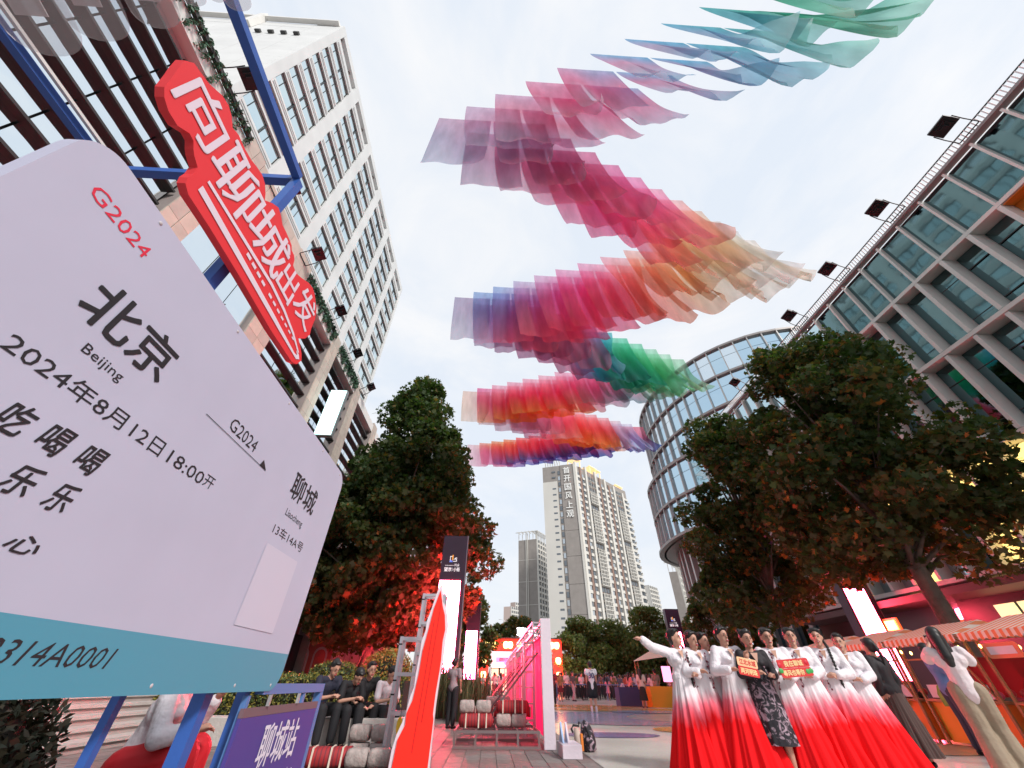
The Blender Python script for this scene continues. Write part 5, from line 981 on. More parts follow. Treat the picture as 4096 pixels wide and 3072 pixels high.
# ---------------- people ----------------
random.seed(33)
m_skin = mat('skin', (.52, .28, .20), .5, nscale=12, namp=.05); m_hair = mat('hair_black', (.012, .010, .010), .45); m_lip = mat('lips', (.45, .06, .07), .4); m_eye = mat('eye_dark', (.02, .015, .015), .3); m_ew = mat('eye_white', (.7, .68, .66), .4)
def remesh(caps_, vox, sm=3, m=None, name='body'):
    """one continuous surface from tapered limbs: caps_ = list of (p0, p1, r0, r1) or ('e', centre, radii)"""
    mb = MB()
    for c in caps_:
        if c[0] == 'e': mb.ell(c[1], c[2], 14, 10, c[3] if len(c) > 3 else None)
        else:
            a, b, r0, r1 = Vector(c[0]), Vector(c[1]), c[2], c[3]; mb.ell(a, (r0,) * 3, 10, 8); mb.ell(b, (r1,) * 3, 10, 8)
            if (b - a).length > 1e-4: mb.tube([a, b], [r0, r1], 12)
    me = mb.mesh('tmp'); o = bpy.data.objects.new('tmp', me); _ws.collection.objects.link(o)
    r = o.modifiers.new('r', 'REMESH'); r.mode = 'VOXEL'; r.voxel_size = vox; r.use_smooth_shade = True
    s = o.modifiers.new('s', 'SMOOTH'); s.iterations = sm; s.factor = .5
    vl = _ws.view_layers[0]; vl.update(); dg = vl.depsgraph; dg.update(); out_ = bpy.data.meshes.new_from_object(o.evaluated_get(dg)); bpy.data.objects.remove(o); bpy.data.meshes.remove(me)
    out_.name = name; out_.materials.clear()
    if m: out_.materials.append(m)
    out_.shade_smooth(); return out_
V3 = Vector
def hand(w_, d, side, curl=.5, up=V3((0, 0, 1))):
    """palm, four unequal bent fingers and a thumb leaving the side of the palm"""
    d = V3(d).normalized(); s = d.cross(up).normalized() * side; n = s.cross(d) * side; c = []
    p = V3(w_) + d * .05; c.append((V3(w_), p + d * .02, .024, .030)); c.append(('e', tuple(p), (.036, .036, .026)))
    for k, ln in enumerate((.062, .072, .066, .05)):
        b = V3(w_) + d * .075 + s * (k - 1.5) * .019; q = b + d * ln * .55 - n * ln * .35 * curl; e = q + d * ln * .45 * (1 - curl) - n * ln * .5 * curl; c.append((b, q, .0095, .009)); c.append((q, e, .009, .0075))
    t0 = V3(w_) + d * .03 - s * .026; t1 = t0 + d * .035 - s * .022; c.append((t0, t1, .012, .010)); c.append((t1, t1 + d * .026 - n * .01, .010, .008)); return c
def sk(H, P):
    """joints for a figure of height H facing -Y"""
    k = H / 1.65; J = dict(pel=(0, 0, .92), ch=(0, 0, 1.24), nk=(0, .005, 1.40), hd=(0, -.015, 1.53), sh=.168, el=[(-.20, .02, 1.08), (.20, .02, 1.08)], wr=[(-.19, -.06, .86), (.19, -.06, .86)], hp=.085, kn=[(-.09, -.01, .49), (.09, -.01, .49)], an=[(-.09, .02, .08), (.09, .02, .08)], ft=None)
    J.update(P); f = lambda p: V3(p) * k
    return k, J, f
def person(label, loc, rz, H=1.65, P={}, vox=.0115, top=None, bottom=None, hair='short', yaw=0, tilt=0, fingers=True, shoes=m_black, skirt=None, face=True, group=None, sleeve=1.0, female=True, extra=None, name='person', skin=None):
    k, J, f = sk(H, P); t = thing(name, label, 'person', loc, rz, group); skm = skin or m_skin
    pel, ch, nk, hd = [V3(J[q]) for q in ('pel', 'ch', 'nk', 'hd')]; ax = (nk - ch).normalized()
    sh = [ch + ax * .10 + V3((s * (J['sh'] if female else J['sh'] * 1.12), 0, 0)) for s in (-1, 1)]; hip = [pel + V3((s * J['hp'], 0, -.03)) for s in (-1, 1)]
    M = Matrix.Rotation(yaw, 3, 'Z') @ Matrix.Rotation(tilt, 3, 'X'); hc = hd
    B = [(pel, pel + (ch - pel) * .45, .115, .095), (pel + (ch - pel) * .45, ch, .095, .115), (pel - V3((.05, 0, .02)), pel - V3((-.05, 0, .02)), .10, .10), (ch - V3((.075, 0, 0)), ch + V3((.075, 0, 0)), .095, .095), (sh[0], sh[1], .05, .05), (ch + ax * .12, nk + ax * .05, .055, .048)]
    if female: B += [('e', tuple(ch + V3((s * .06, -.075, -.01))), (.052, .05, .05)) for s in (-1, 1)]
    H_ = [('e', tuple(hc + M @ V3((0, .012, .015))), (.076, .094, .104), M), ('e', tuple(hc + M @ V3((0, -.028, -.055))), (.056, .058, .062), M), ('e', tuple(hc + M @ V3((0, -.075, -.103))), (.020, .018, .018), M), ('e', tuple(hc + M @ V3((0, -.098, -.02))), (.011, .018, .020), M), ('e', tuple(hc + M @ V3((0, -.090, .012))), (.009, .012, .03), M)]
    H_ += [('e', tuple(hc + M @ V3((s * .079, .005, -.01))), (.010, .018, .028), M) for s in (-1, 1)]
    H_.append((nk + ax * .03, hc + M @ V3((0, .015, -.05)), .047, .05)); B += H_
    for i, s in enumerate((-1, 1)):
        el, wr = V3(J['el'][i]), V3(J['wr'][i]); B += [(sh[i], el, .048, .036), (el, wr, .037, .025)]
        hdv = V3(J['hdir'][i]) if 'hdir' in J and J['hdir'][i] else (wr - el)
        B += hand(wr, hdv, s, J.get('curl', (.4, .4))[i], V3((0, .2, 1)) if abs(hdv.normalized().z) < .9 else V3((0, 1, 0)))
        kn, an = V3(J['kn'][i]), V3(J['an'][i]); B += [(hip[i], kn, .088, .056), (kn, kn + (an - kn) * .35, .056, .055), (kn + (an - kn) * .35, an, .055, .036), (an, an + V3((0, -.02, -.04)), .036, .036), (an + V3((0, .02, -.045)), an + V3((0, -.13, -.055)), .032, .026)]
    B = [(c if c[0] == 'e' else c) for c in B]
    def sc(c): return ('e', tuple(V3(c[1]) * k), tuple(x * k for x in c[2])) + tuple(c[3:]) if c[0] == 'e' else (V3(c[0]) * k, V3(c[1]) * k, c[2] * k, c[3] * k)
    link('body', remesh([sc(c) for c in B], vox, 2, skm, 'body'), t)
    if face:
        for s in (-1, 1):
            MB().ell(hc * k + M @ V3((s * .030, -.083, .008)) * k, (.013 * k, .006 * k, .0065 * k), 8, 6, M).build('eye', m_eye, t, True); MB().ell(hc * k + M @ V3((s * .031, -.086, .027)) * k, (.019 * k, .006 * k, .0035 * k), 8, 6, M).build('eyebrow', m_hair, t, True)
        MB().ell(hc * k + M @ V3((0, -.094, -.062)) * k, (.026 * k, .010 * k, .010 * k), 8, 6, M).build('lips', m_lip, t, True)
    # hair
    hs = [('e', tuple(hc + M @ V3((0, .034, .042))), (.090, .100, .096), M), ('e', tuple(hc + M @ V3((0, .055, -.01))), (.080, .066, .085), M), ('e', tuple(hc + M @ V3((0, -.035, .098))), (.060, .045, .024), M)]
    if hair == 'bun': hs += [('e', tuple(hc + M @ V3((0, .13, .03))), (.045, .04, .045), M), ('e', tuple(hc + M @ V3((.055, -.03, .085))), (.035, .04, .03), M), ('e', tuple(hc + M @ V3((-.055, -.03, .085))), (.035, .04, .03), M)]
    elif hair == 'curly': hs += [('e', tuple(hc + M @ V3((.07 * math.cos(a), .02 + .06 * math.sin(a), .095 + .02 * math.sin(a * 3)))), (.034, .034, .034), M) for a in [q * .7 for q in range(9)]]
    elif hair == 'long': hs += [(hc + M @ V3((0, .07, 0)), hc + M @ V3((.0, .12, -.26)), .078, .072), (hc + M @ V3((.07, .03, 0)), hc + M @ V3((.09, .06, -.24)), .03, .02), (hc + M @ V3((-.07, .03, 0)), hc + M @ V3((-.09, .06, -.24)), .03, .02), (hc + M @ V3((.0, .12, -.24)), hc + M @ V3((.0, .12, -.33)), .070, .05)]
    elif hair == 'ponytail': hs += [(hc + M @ V3((0, .12, .03)), hc + M @ V3((0, .16, -.12)), .035, .03), (hc + M @ V3((0, .16, -.12)), hc + M @ V3((0, .14, -.28)), .03, .012)]
    link('hair', remesh([sc(c) for c in hs], max(vox * .9, .009), 1, m_hair, 'hair'), t)
    if hair == 'braid' or (extra and 'braid' in extra):
        sx_ = -1 if not extra or 'left' in extra else 1; pts = [hc + V3((sx_ * .07, .05, -.05)), nk + V3((sx_ * .09, -.03, .0)), ch + V3((sx_ * .08, -.14, .02)), ch + V3((sx_ * .075, -.15, -.16)), ch + V3((sx_ * .07, -.14, -.32))]
        bc = []
        for a, b in zip(pts, pts[1:]):
            for q in range(4): p = a + (b - a) * q / 4; bc.append(('e', tuple(p * k), (.021 * k,) * 3))
        bc.append(('e', tuple(pts[-1] * k), (.015 * k, .015 * k, .04 * k))); link('braid', remesh(bc, .008, 0, m_hair, 'braid'), t)
    # clothes
    if top:
        g = .014 if not top.get('loose') else .022; lw = V3(pel) + V3((0, 0, top.get('low', 0)))
        T = [(lw, pel + (ch - pel) * .5, .118 + g, .10 + g), (pel + (ch - pel) * .5, ch - V3((0, 0, .0)), .10 + g, .112 + g), (ch - V3((.08, 0, -.01)), ch + V3((.08, 0, .01)), .092 + g, .092 + g), (sh[0] + V3((.01, 0, -.004)), sh[1] + V3((-.01, 0, -.004)), .050 + g * .6, .050 + g * .6), (lw - V3((.06, 0, .0)), lw - V3((-.06, 0, 0)), .10 + g, .10 + g)]
        if female: T += [('e', tuple(ch + V3((s * .06, -.075, -.01))), (.055 + g, .05 + g, .055)) for s in (-1, 1)]
        for i in (0, 1):
            el, wr = V3(J['el'][i]), V3(J['wr'][i]); sl = top.get('sleeve', 1.0)
            if sl <= .5: T.append((sh[i], sh[i] + (el - sh[i]) * sl * 1.9, .052 + g, .050 + g * 1.4))
            else: T += [(sh[i], el, .050 + g, .044 + g * 1.2), (el, el + (wr - el) * (sl - .08), .044 + g * 1.2, .034 + g * 1.2)]
            if top.get('cuff'): q = el + (wr - el) * .80; T.append((q, q + (wr - el) * .10, .056, .056))
        o = link('blouse' if female else 'shirt', remesh([sc(c) for c in T], max(vox, .011), 2, top['m'], 'blouse'), t)
    if bottom:
        g = bottom.get('g', .016); T = [(pel, pel + (ch - pel) * .18, .122, .108), (pel - V3((.055, 0, .02)), pel - V3((-.055, 0, .02)), .112, .112)]
        for i in (0, 1):
            kn, an = V3(J['kn'][i]), V3(J['an'][i]); T.append((hip[i], kn if not bottom.get('short') else hip[i] + (kn - hip[i]) * .75, .094 + g, .062 + g * (2.6 if bottom.get('short') else 1.4)))
            if not bottom.get('short'): T.append((kn, kn + (an - kn) * .93, .062 + g * 1.4, .046 + g * (1.2 if not bottom.get('wide') else 3)))
        link('trousers' if not bottom.get('short') else 'shorts', remesh([sc(c) for c in T], max(vox, .012), 2, bottom['m'], 'trousers'), t)
    for i in (0, 1):
        an = V3(J['an'][i]); link('shoe', remesh([sc(((an + V3((0, .02, -.045))), (an + V3((0, -.14, -.055))), .040, .033)), sc((an + V3((0, .02, -.06)), an + V3((0, -.13, -.065)), .030, .028))], max(vox, .012), 1, shoes, 'shoe'), t)
    if skirt: 
        o = link('skirt', skirt_mesh(k, pel, skirt), t)
    return t
def skirt_mesh(k, pel, s):
    NT, NZ = 150, 26; zt = s.get('top', 1.16); zb = s.get('bot', .015); rt = s.get('rt', (.132, .105)); rb = s.get('rb', (.43, .40)); nf = s.get('folds', 15); ph = random.uniform(0, 6); V = []; F = []; lean = V3(s.get('lean', (0, 0)) + (0,))
    for j in range(NZ + 1):
        v = j / NZ; z = zt + (zb - zt) * v; e = v ** s.get('pw', 1.05)
        for i in range(NT):
            a = 2 * math.pi * i / NT; w_ = 1 + s.get('amp', .085) * v * (math.sin(nf * a + ph + .6 * math.sin(3 * a)) + .5 * math.sin((nf + 8) * a + 2 * ph + v) + .35 * math.sin((2 * nf + 5) * a + 3 * ph)) + .04 * v * math.sin(2 * a + ph)
            rx = (rt[0] + (rb[0] - rt[0]) * e) * w_; ry = (rt[1] + (rb[1] - rt[1]) * e) * w_
            V.append(((pel.x + rx * math.cos(a) + lean.x * v) * k, (pel.y + ry * math.sin(a) + lean.y * v) * k, z * k if z > .05 else z))
    for j in range(NZ):
        for i in range(NT): F.append((j * NT + i, j * NT + (i + 1) % NT, (j + 1) * NT + (i + 1) % NT, (j + 1) * NT + i))
    me = bpy.data.meshes.new('skirt'); me.from_pydata(V, [], F); me.shade_smooth(); me.materials.append(s['m']); return me
def ombre():
    m = bpy.data.materials.new('ombre_silk'); m.use_nodes = True; n, l = nodes(m); p = n['Principled BSDF']; p.inputs['Roughness'].default_value = .8; p.inputs['Specular IOR Level'].default_value = .12
    t = n.new('ShaderNodeTexCoord'); s = n.new('ShaderNodeSeparateXYZ'); no_ = n.new('ShaderNodeTexNoise'); no_.inputs['Scale'].default_value = 5; mp = n.new('ShaderNodeMapping'); mp.inputs['Scale'].default_value = (3.2, 3.2, .35); ml = n.new('ShaderNodeMath'); ml.operation = 'MULTIPLY_ADD'; ml.inputs[1].default_value = .28
    sb = n.new('ShaderNodeMath'); sb.operation = 'SUBTRACT'; sb.inputs[1].default_value = .14; r = n.new('ShaderNodeValToRGB'); r.color_ramp.elements[0].position = .58; r.color_ramp.elements[0].color = (.80, .008, .012, 1); r.color_ramp.elements[1].position = .93; r.color_ramp.elements[1].color = (.78, .72, .75, 1); e = r.color_ramp.elements.new(.76); e.color = (.78, .16, .22, 1)
    l.new(t.outputs['Object'], mp.inputs[0]); l.new(mp.outputs[0], no_.inputs[0]); l.new(t.outputs['Object'], s.inputs[0]); oi = n.new('ShaderNodeObjectInfo'); od = n.new('ShaderNodeMath'); od.operation = 'MULTIPLY_ADD'; od.inputs[1].default_value = .13; l.new(oi.outputs['Random'], od.inputs[0]); l.new(s.outputs[2], od.inputs[2]); l.new(no_.outputs['Fac'], ml.inputs[0]); l.new(od.outputs[0], ml.inputs[2]); l.new(ml.outputs[0], sb.inputs[0]); l.new(sb.outputs[0], r.inputs[0]); l.new(r.outputs[0], p.inputs['Base Color']); return m
m_omb = ombre(); m_silk = mat('white_silk', (.78, .73, .77), .55, nscale=14, namp=.04, bump=.9, bscale=7); m_emb = mat('embroidery_dark_red', (.16, .01, .03), .6)
CL = dict(el=[(-.24, .01, 1.10), (.24, .01, 1.10)], wr=[(-.07, -.20, 1.06), (.07, -.21, 1.05)], curl=(.7, .7), hdir=[(.8, -.2, .0), (-.8, -.2, .1)])
FIST = dict(el=[(-.25, -.02, 1.10), (.24, -.03, 1.10)], wr=[(-.12, -.22, 1.12), (.14, -.26, 1.24)], curl=(.8, 1.0), hdir=[(.7, -.3, .1), (-.1, -.1, .9)])
def dancer(label, loc, rz, H, pose, yaw=0, hair='bun', extra=None, lean=(0, 0), side=1):
    jj = random.Random(int(loc[0] * 77)); pose = dict(pose); pose['el'] = [tuple(a + jj.uniform(-.025, .025) for a in q) for q in pose['el']]; pose['wr'] = [tuple(a + jj.uniform(-.03, .03) for a in q) for q in pose['wr']]
    t = person(label, loc, rz, H, pose, .0105, tilt=jj.uniform(-.08, .10), top=dict(m=m_silk, loose=True, sleeve=.88, low=.10, cuff=True), hair=hair, yaw=yaw, skirt=dict(m=m_omb, lean=lean, folds=jj.choice((12, 14, 15, 17)), rb=(jj.uniform(.38, .46), jj.uniform(.36, .42)), amp=jj.uniform(.07, .11)), shoes=m_pw, extra=extra, group='women in white and red ombre dresses'); k = H / 1.65
    hm = Matrix.Rotation(yaw, 3, 'Z'); MB().ell(V3((0, -.015, 1.53)) * k + hm @ V3((0, -.100, -.060)) * k, (.015 * k, .006 * k, .004 * k), 8, 5, hm).build('teeth', m_pw, t, True)
    # neckline and embroidered spray down one side
    MB().add([V3(p) * k for p in ((-.040, -.108, 1.358), (.040, -.108, 1.358), (.018, -.146, 1.30), (.0, -.166, 1.245), (-.018, -.146, 1.30))], [(0, 1, 2, 3, 4)]).build('neckline', m_skin, t)
    e = MB(); pr = None; rr_ = random.Random(int(loc[0] * 100))
    for q in range(13):
        v = q / 12; p = V3((side * (.055 + .045 * v + .012 * math.sin(q * 2.1)), -.145 - .022 * math.sin(v * 3), 1.33 - .42 * v)) * k
        if pr is not None: e.bar(pr, p, .006)
        if q % 2 == 0 or q < 4: e.ell(p + V3((rr_.uniform(-.03, .03), -.006, rr_.uniform(-.02, .02))), (.013, .005, .014), 6, 4)
        pr = p
    e.build('embroidery', m_emb, t); return t
OUT = dict(el=[(-.40, -.02, 1.42), (.24, -.02, 1.10)], wr=[(-.60, -.10, 1.50), (.16, -.22, 1.06)], curl=(.1, .8), hdir=[(-1, -.1, .12), (-.6, -.3, .1)])
dancer('dancer at the left end of the group stretching one arm out, long black braid', (3.02, 7.15, 0), R_(-2), 1.66, OUT, yaw=R_(42), hair='bun', extra='braid', side=1)
dancer('dancer second from the left with a raised fist, beside the one stretching her arm', (3.27, 7.10, 0), R_(8), 1.63, FIST, yaw=R_(8), hair='bun')
dancer('dancer third from the left, half hidden, looking right behind a raised fist', (3.50, 7.20, 0), R_(12), 1.62, FIST, yaw=R_(6))
dancer('dancer left of the woman in black, holding the cream and red card', (3.66, 6.85, 0), R_(2), 1.67, FIST, yaw=R_(8))
m_bl = mat('black_lace', (.015, .012, .016), .7)
wbk = person('short haired woman in a black floral dress and cardigan amid the dancers', (3.93, 6.66, 0), R_(-10), 1.61, dict(el=[(-.23, .0, 1.10), (.23, .0, 1.09)], wr=[(-.10, -.24, 1.10), (.12, -.24, 1.07)], curl=(.8, .8), hdir=[(.6, -.5, .2), (-.5, -.5, .2)]), .0105, top=dict(m=m_bl, sleeve=.80, low=.10), hair='curly', yaw=R_(3), skirt=dict(m=m_flor, top=1.12, bot=.34, rb=(.235, .20), amp=.03, folds=7, rt=(.135, .115), pw=.7), shoes=m_black)
MB().add([V3(p) for p in ((-.05, -.118, 1.32), (.05, -.118, 1.32), (.0, -.148, 1.20))], [(0, 1, 2)]).build('neckline', m_skin, wbk)
MB().tube([(-.075, -.127, 1.16), (-.06, -.145, 1.06), (.0, -.15, .98), (.06, -.145, 1.06), (.075, -.127, 1.16)], .016, 6).build('dress_front', m_flor, wbk)
dancer('dancer right of the woman in black, holding the red rose edged card', (4.38, 6.85, 0), R_(-18), 1.66, CL, yaw=R_(4), side=-1)
dancer('dancer third from the right, smiling left with clasped hands', (4.84, 6.95, 0), R_(-24), 1.68, CL, yaw=R_(2), side=-1)
dancer('dancer second from the right with a thick black braid over her shoulder', (5.28, 6.95, 0), R_(-34), 1.68, CL, yaw=R_(-2), extra='braid', side=-1)
dancer('dancer at the right end of the group with her head tilted', (5.68, 7.02, 0), R_(-38), 1.62, CL, yaw=R_(-4), hair='ponytail', side=-1)
# hand cards
def card(label, c, w_, h_, rz, ry, top_m, bot_m, lines, deco=False):
    t = thing('hand_card', label, 'card', c, rz); t.rotation_euler = (0, ry, rz); m_cw = mat('card_cream', (.85, .62, .40), .5)
    MB().prism(rrect(-w_ / 2, 0, w_ / 2, h_ / 2, .02), lambda u, v, q: (u, -q, v), .008).build('upper_plate', top_m, t); MB().prism(rrect(-w_ / 2, -h_ / 2, w_ / 2, -.002, .02), lambda u, v, q: (u, -q, v), .008).build('lower_plate', bot_m, t)
    f = lambda u, v, q: V3((u, -.0095 - q, v)); a = .80 if not deco else .60
    text('card_text', lines[0], lines[2], f, -w_ * .5 * a, .018, w_ * .5 * a, h_ / 2 - .018, parent=t, offset=.03); text('card_text', lines[1], lines[3], f, -w_ * .5 * (a if not deco else .86), -h_ / 2 + .018, w_ * .5 * a * (1 if not deco else .8), -.018, parent=t, offset=.03)
    if deco:
        for x, z, m in ((-.21, .04, mat('rose_red', (.6, .01, .03), .5)), (.20, .05, mat('rose_red', (.6, .01, .03), .5)), (.17, -.05, mat('leaf_bright', (.05, .35, .08), .5)), (.22, -.045, mat('leaf_bright', (.05, .35, .08), .5)), (-.22, -.02, mat('leaf_bright', (.05, .35, .08), .5))): MB().ell((x, -.006, z), (.035, .012, .030), 12, 8).build('rose' if m.name.startswith('rose') else 'leaf', m, t)
m_cr = mat('card_red', (.62, .03, .03), .5); m_co = mat('card_peach', (.85, .50, .28), .5); m_cy = mat('card_yellow', (.88, .66, .32), .5)
card('cream and red hand card held left of the woman in black', (3.60, 6.28, 1.14), .31, .20, R_(10), R_(8), m_co, m_cr, ('江北水城', '两河明珠', m_cr, m_cy))
card('red hand card with roses and two lines of yellow writing', (4.27, 6.28, 1.14), .47, .20, R_(2), R_(-4), m_cr, m_cr, ('我在聊城', '等风也等你', m_cy, m_cy), True)
# photographer and others on the right
m_ws = mat('shirt_pinkwhite', (.72, .62, .64), .7, nscale=5, namp=.06, bump=.6, bscale=8); m_kh = mat('khaki', (.30, .23, .16), .75, nscale=5, namp=.08, bump=.6, bscale=7)
ph = person('woman with long dark hair in a white shirt and khaki trousers raising a phone', (6.95, 6.6, 0), R_(140), 1.68, dict(el=[(-.24, -.12, 1.20), (.24, -.16, 1.24)], wr=[(-.06, -.36, 1.46), (.08, -.38, 1.47)], kn=[(-.09, -.05, .49), (.09, .04, .49)], an=[(-.10, -.04, .08), (.10, .12, .08)], curl=(.6, .7), hdir=[(.5, -.3, .3), (-.3, -.3, .8)]), .0115, top=dict(m=m_ws, loose=True, sleeve=.35, low=-.06), bottom=dict(m=m_kh, wide=True, g=.03), hair='long', yaw=R_(-8))
pho = thing('phone', 'dark phone held up by the long haired woman', 'phone', (7.25, 6.98, 1.58), R_(140)); bevel(MB().box((-.075, -.004, -.037), (.075, .004, .037)).build('body', m_black, pho), .004, 1); MB().box((-.06, .0045, .01), (-.04, .006, .028)).build('lens', mat('lens_glass', (.1, .1, .12), .05), pho)
person('dark haired person in black standing behind the last dancer', (6.75, 7.7, 0), R_(190), 1.62, {}, .014, top=dict(m=m_bl, loose=True, sleeve=.9, low=0), skirt=dict(m=mat('skirt_brown', (.07, .04, .035), .8), top=1.05, bot=.12, rb=(.27, .24), amp=.05), hair='ponytail', face=False)
person('stall keeper in a blue tee leaning on the counter behind the woman taking a photo', (9.0, 8.9, 0), R_(70), 1.66, dict(el=[(-.22, -.05, 1.1), (.22, -.05, 1.1)], wr=[(-.2, -.25, .95), (.2, -.25, .95)]), .014, top=dict(m=mat('tee_blue', (.12, .20, .42), .7), sleeve=.35), bottom=dict(m=mat('jeans_dark', (.03, .04, .07), .8)), female=False, face=False)
person('stall customer in a grey green top at the right edge under the striped canopy', (9.2, 6.6, 0), R_(90), 1.6, dict(el=[(-.2, -.12, 1.1), (.2, -.12, 1.1)], wr=[(-.12, -.35, 1.02), (.12, -.38, 1.0)]), .014, top=dict(m=mat('top_sage', (.25, .30, .22), .7), sleeve=.35), bottom=dict(m=m_kh), hair='ponytail', face=False)
# seated men
SIT = dict(pel=(0, .0, .50), ch=(0, -.14, .80), nk=(0, -.22, .94), hd=(0, -.29, 1.05), el=[(-.24, -.26, .62), (.24, -.26, .62)], wr=[(-.07, -.46, .66), (.07, -.46, .66)], kn=[(-.14, -.42, .50), (.14, -.42, .50)], an=[(-.13, -.44, .08), (.13, -.44, .08)], curl=(.7, .7), hdir=[(.5, -.5, .1), (-.5, -.5, .1)])
m_nv = mat('tee_navy', (.018, .02, .04), .8); m_bk = mat('cloth_black', (.012, .012, .015), .8); m_tw = mat('tee_white', (.75, .68, .72), .7)
def seated(lab, x, y, rz, m, H, P={}, yaw=0, tilt=.5, glasses=False):
    q = dict(SIT); q.update(P); t = person(lab, (x, y, -.05 * 0), rz, H, q, .012, top=dict(m=m, sleeve=.38, low=-.02), bottom=dict(m=m_bk), hair='short', yaw=yaw, tilt=tilt, female=False)
    return t
seated('seated man in glasses and a navy tee, nearest the ticket board, looking at his phone', -3.28, 9.55, R_(50), m_nv, 1.80)
seated('seated man in a black tee bent low over his phone, second from the board', -2.86, 9.75, R_(48), m_bk, 1.72, dict(hd=(0, -.36, .98), nk=(0, -.26, .91)), tilt=.8)
seated('seated man in a black tee looking up, third from the board', -2.60, 10.0, R_(35), m_bk, 1.78, dict(wr=[(-.10, -.40, .50), (.10, -.42, .52)]), tilt=.1)
seated('seated man in a white tee holding a phone, farthest from the board', -2.22, 10.1, R_(45), m_tw, 1.68, tilt=.5)
for i, (x, y) in enumerate(((-2.93, 9.22), (-2.52, 9.42), (-1.92, 9.78))):
    pp_ = thing('phone', 'phone held by the seated man, %s along the wall' % ('first', 'second', 'last')[i], 'phone', (x, y, .72), R_(48)); bevel(MB().box((-.037, -.004, -.075), (.037, .004, .075)).build('body', m_black, pp_), .004, 1)
kn_ = person('person in a white silk blouse and red skirt crouching behind the ticket board legs', (-2.78, 4.25, 0), R_(100), 1.66, dict(pel=(0, 0, .42), ch=(0, -.10, .72), nk=(0, -.14, .87), hd=(0, -.18, .99), el=[(-.28, -.22, .58), (.28, -.24, .60)], wr=[(-.16, -.42, .62), (.14, -.38, .80)], kn=[(-.12, -.36, .46), (.12, -.36, .46)], an=[(-.11, -.30, .08), (.11, -.30, .08)], curl=(.7, .7)), .012, top=dict(m=m_silk, loose=True, sleeve=.85, low=-.05, cuff=True), bottom=dict(m=mat('skirt_red', (.6, .01, .02), .6), wide=True, g=.05), hair='bun', tilt=.2)
stl = thing('plastic_stool', 'low plastic stool under the crouching person in white', 'stool', (-2.72, 4.2, 0), 0); MB().box((-.16, -.16, .28), (.16, .16, .31)).build('seat', m_blue2, stl)
for a in (-.14, .14):
    for b in (-.14, .14): MB().bar((a, b, 0), (a, b, .279), .03).build('leg', m_blue2, stl)
person('man in grey with a pale phone at his ear behind the wavy red board', (-.98, 13.4, 0), R_(150), 1.5, dict(el=[(-.24, 0, 1.1), (.26, -.1, 1.15)], wr=[(-.2, -.1, .9), (.14, -.12, 1.45)]), .014, top=dict(m=mat('shirt_greyred', (.30, .24, .26), .8), sleeve=.35), bottom=dict(m=m_bk), female=False, face=False)
# ---------------- the crowd on the far side of the square ----------------
def gp(x, y):
    d = c2w(V3((x - 2048, y - 1536, _f))); q = CP + d * (-CP.z / d.z); return (q.x, q.y, 0)
def cm(nm, c): return mat('cloth_' + nm, c, .8)
W1 = dict(kn=[(-.09, -.10, .50), (.09, .04, .49)], an=[(-.09, -.12, .10), (.09, .20, .10)]); PHN = dict(el=[(-.22, -.05, 1.1), (.22, -.05, 1.1)], wr=[(-.08, -.22, 1.1), (.08, -.22, 1.1)])
m30 = person('tall man in a white basketball shirt numbered 30 and black shorts walking away', gp(2378, 2852), R_(176), 1.76, {}, .016, top=dict(m=cm('white', (.78, .74, .78)), loose=True, sleeve=.16, low=-.13), bottom=dict(m=m_bk, short=True, g=.035), hair='short', female=False, face=False, shoes=m_pw)
text('shirt_number', '30', mat('number_navy', (.05, .05, .22), .6), lambda u, v, q: V3((-u, .172, v)), -.11, 1.16, .11, 1.36, offset=.03, parent=m30); text('shirt_name', 'CURRY', mat('number_navy', (.05, .05, .22), .6), lambda u, v, q: V3((-u, .170, v)), -.10, 1.40, .10, 1.455, offset=.01, parent=m30)
for i in (-1, 1): MB().tube([(i * .098, .02, .06), (i * .098, .02, .22)], .048, 10).build('sock', m_pw, m30)
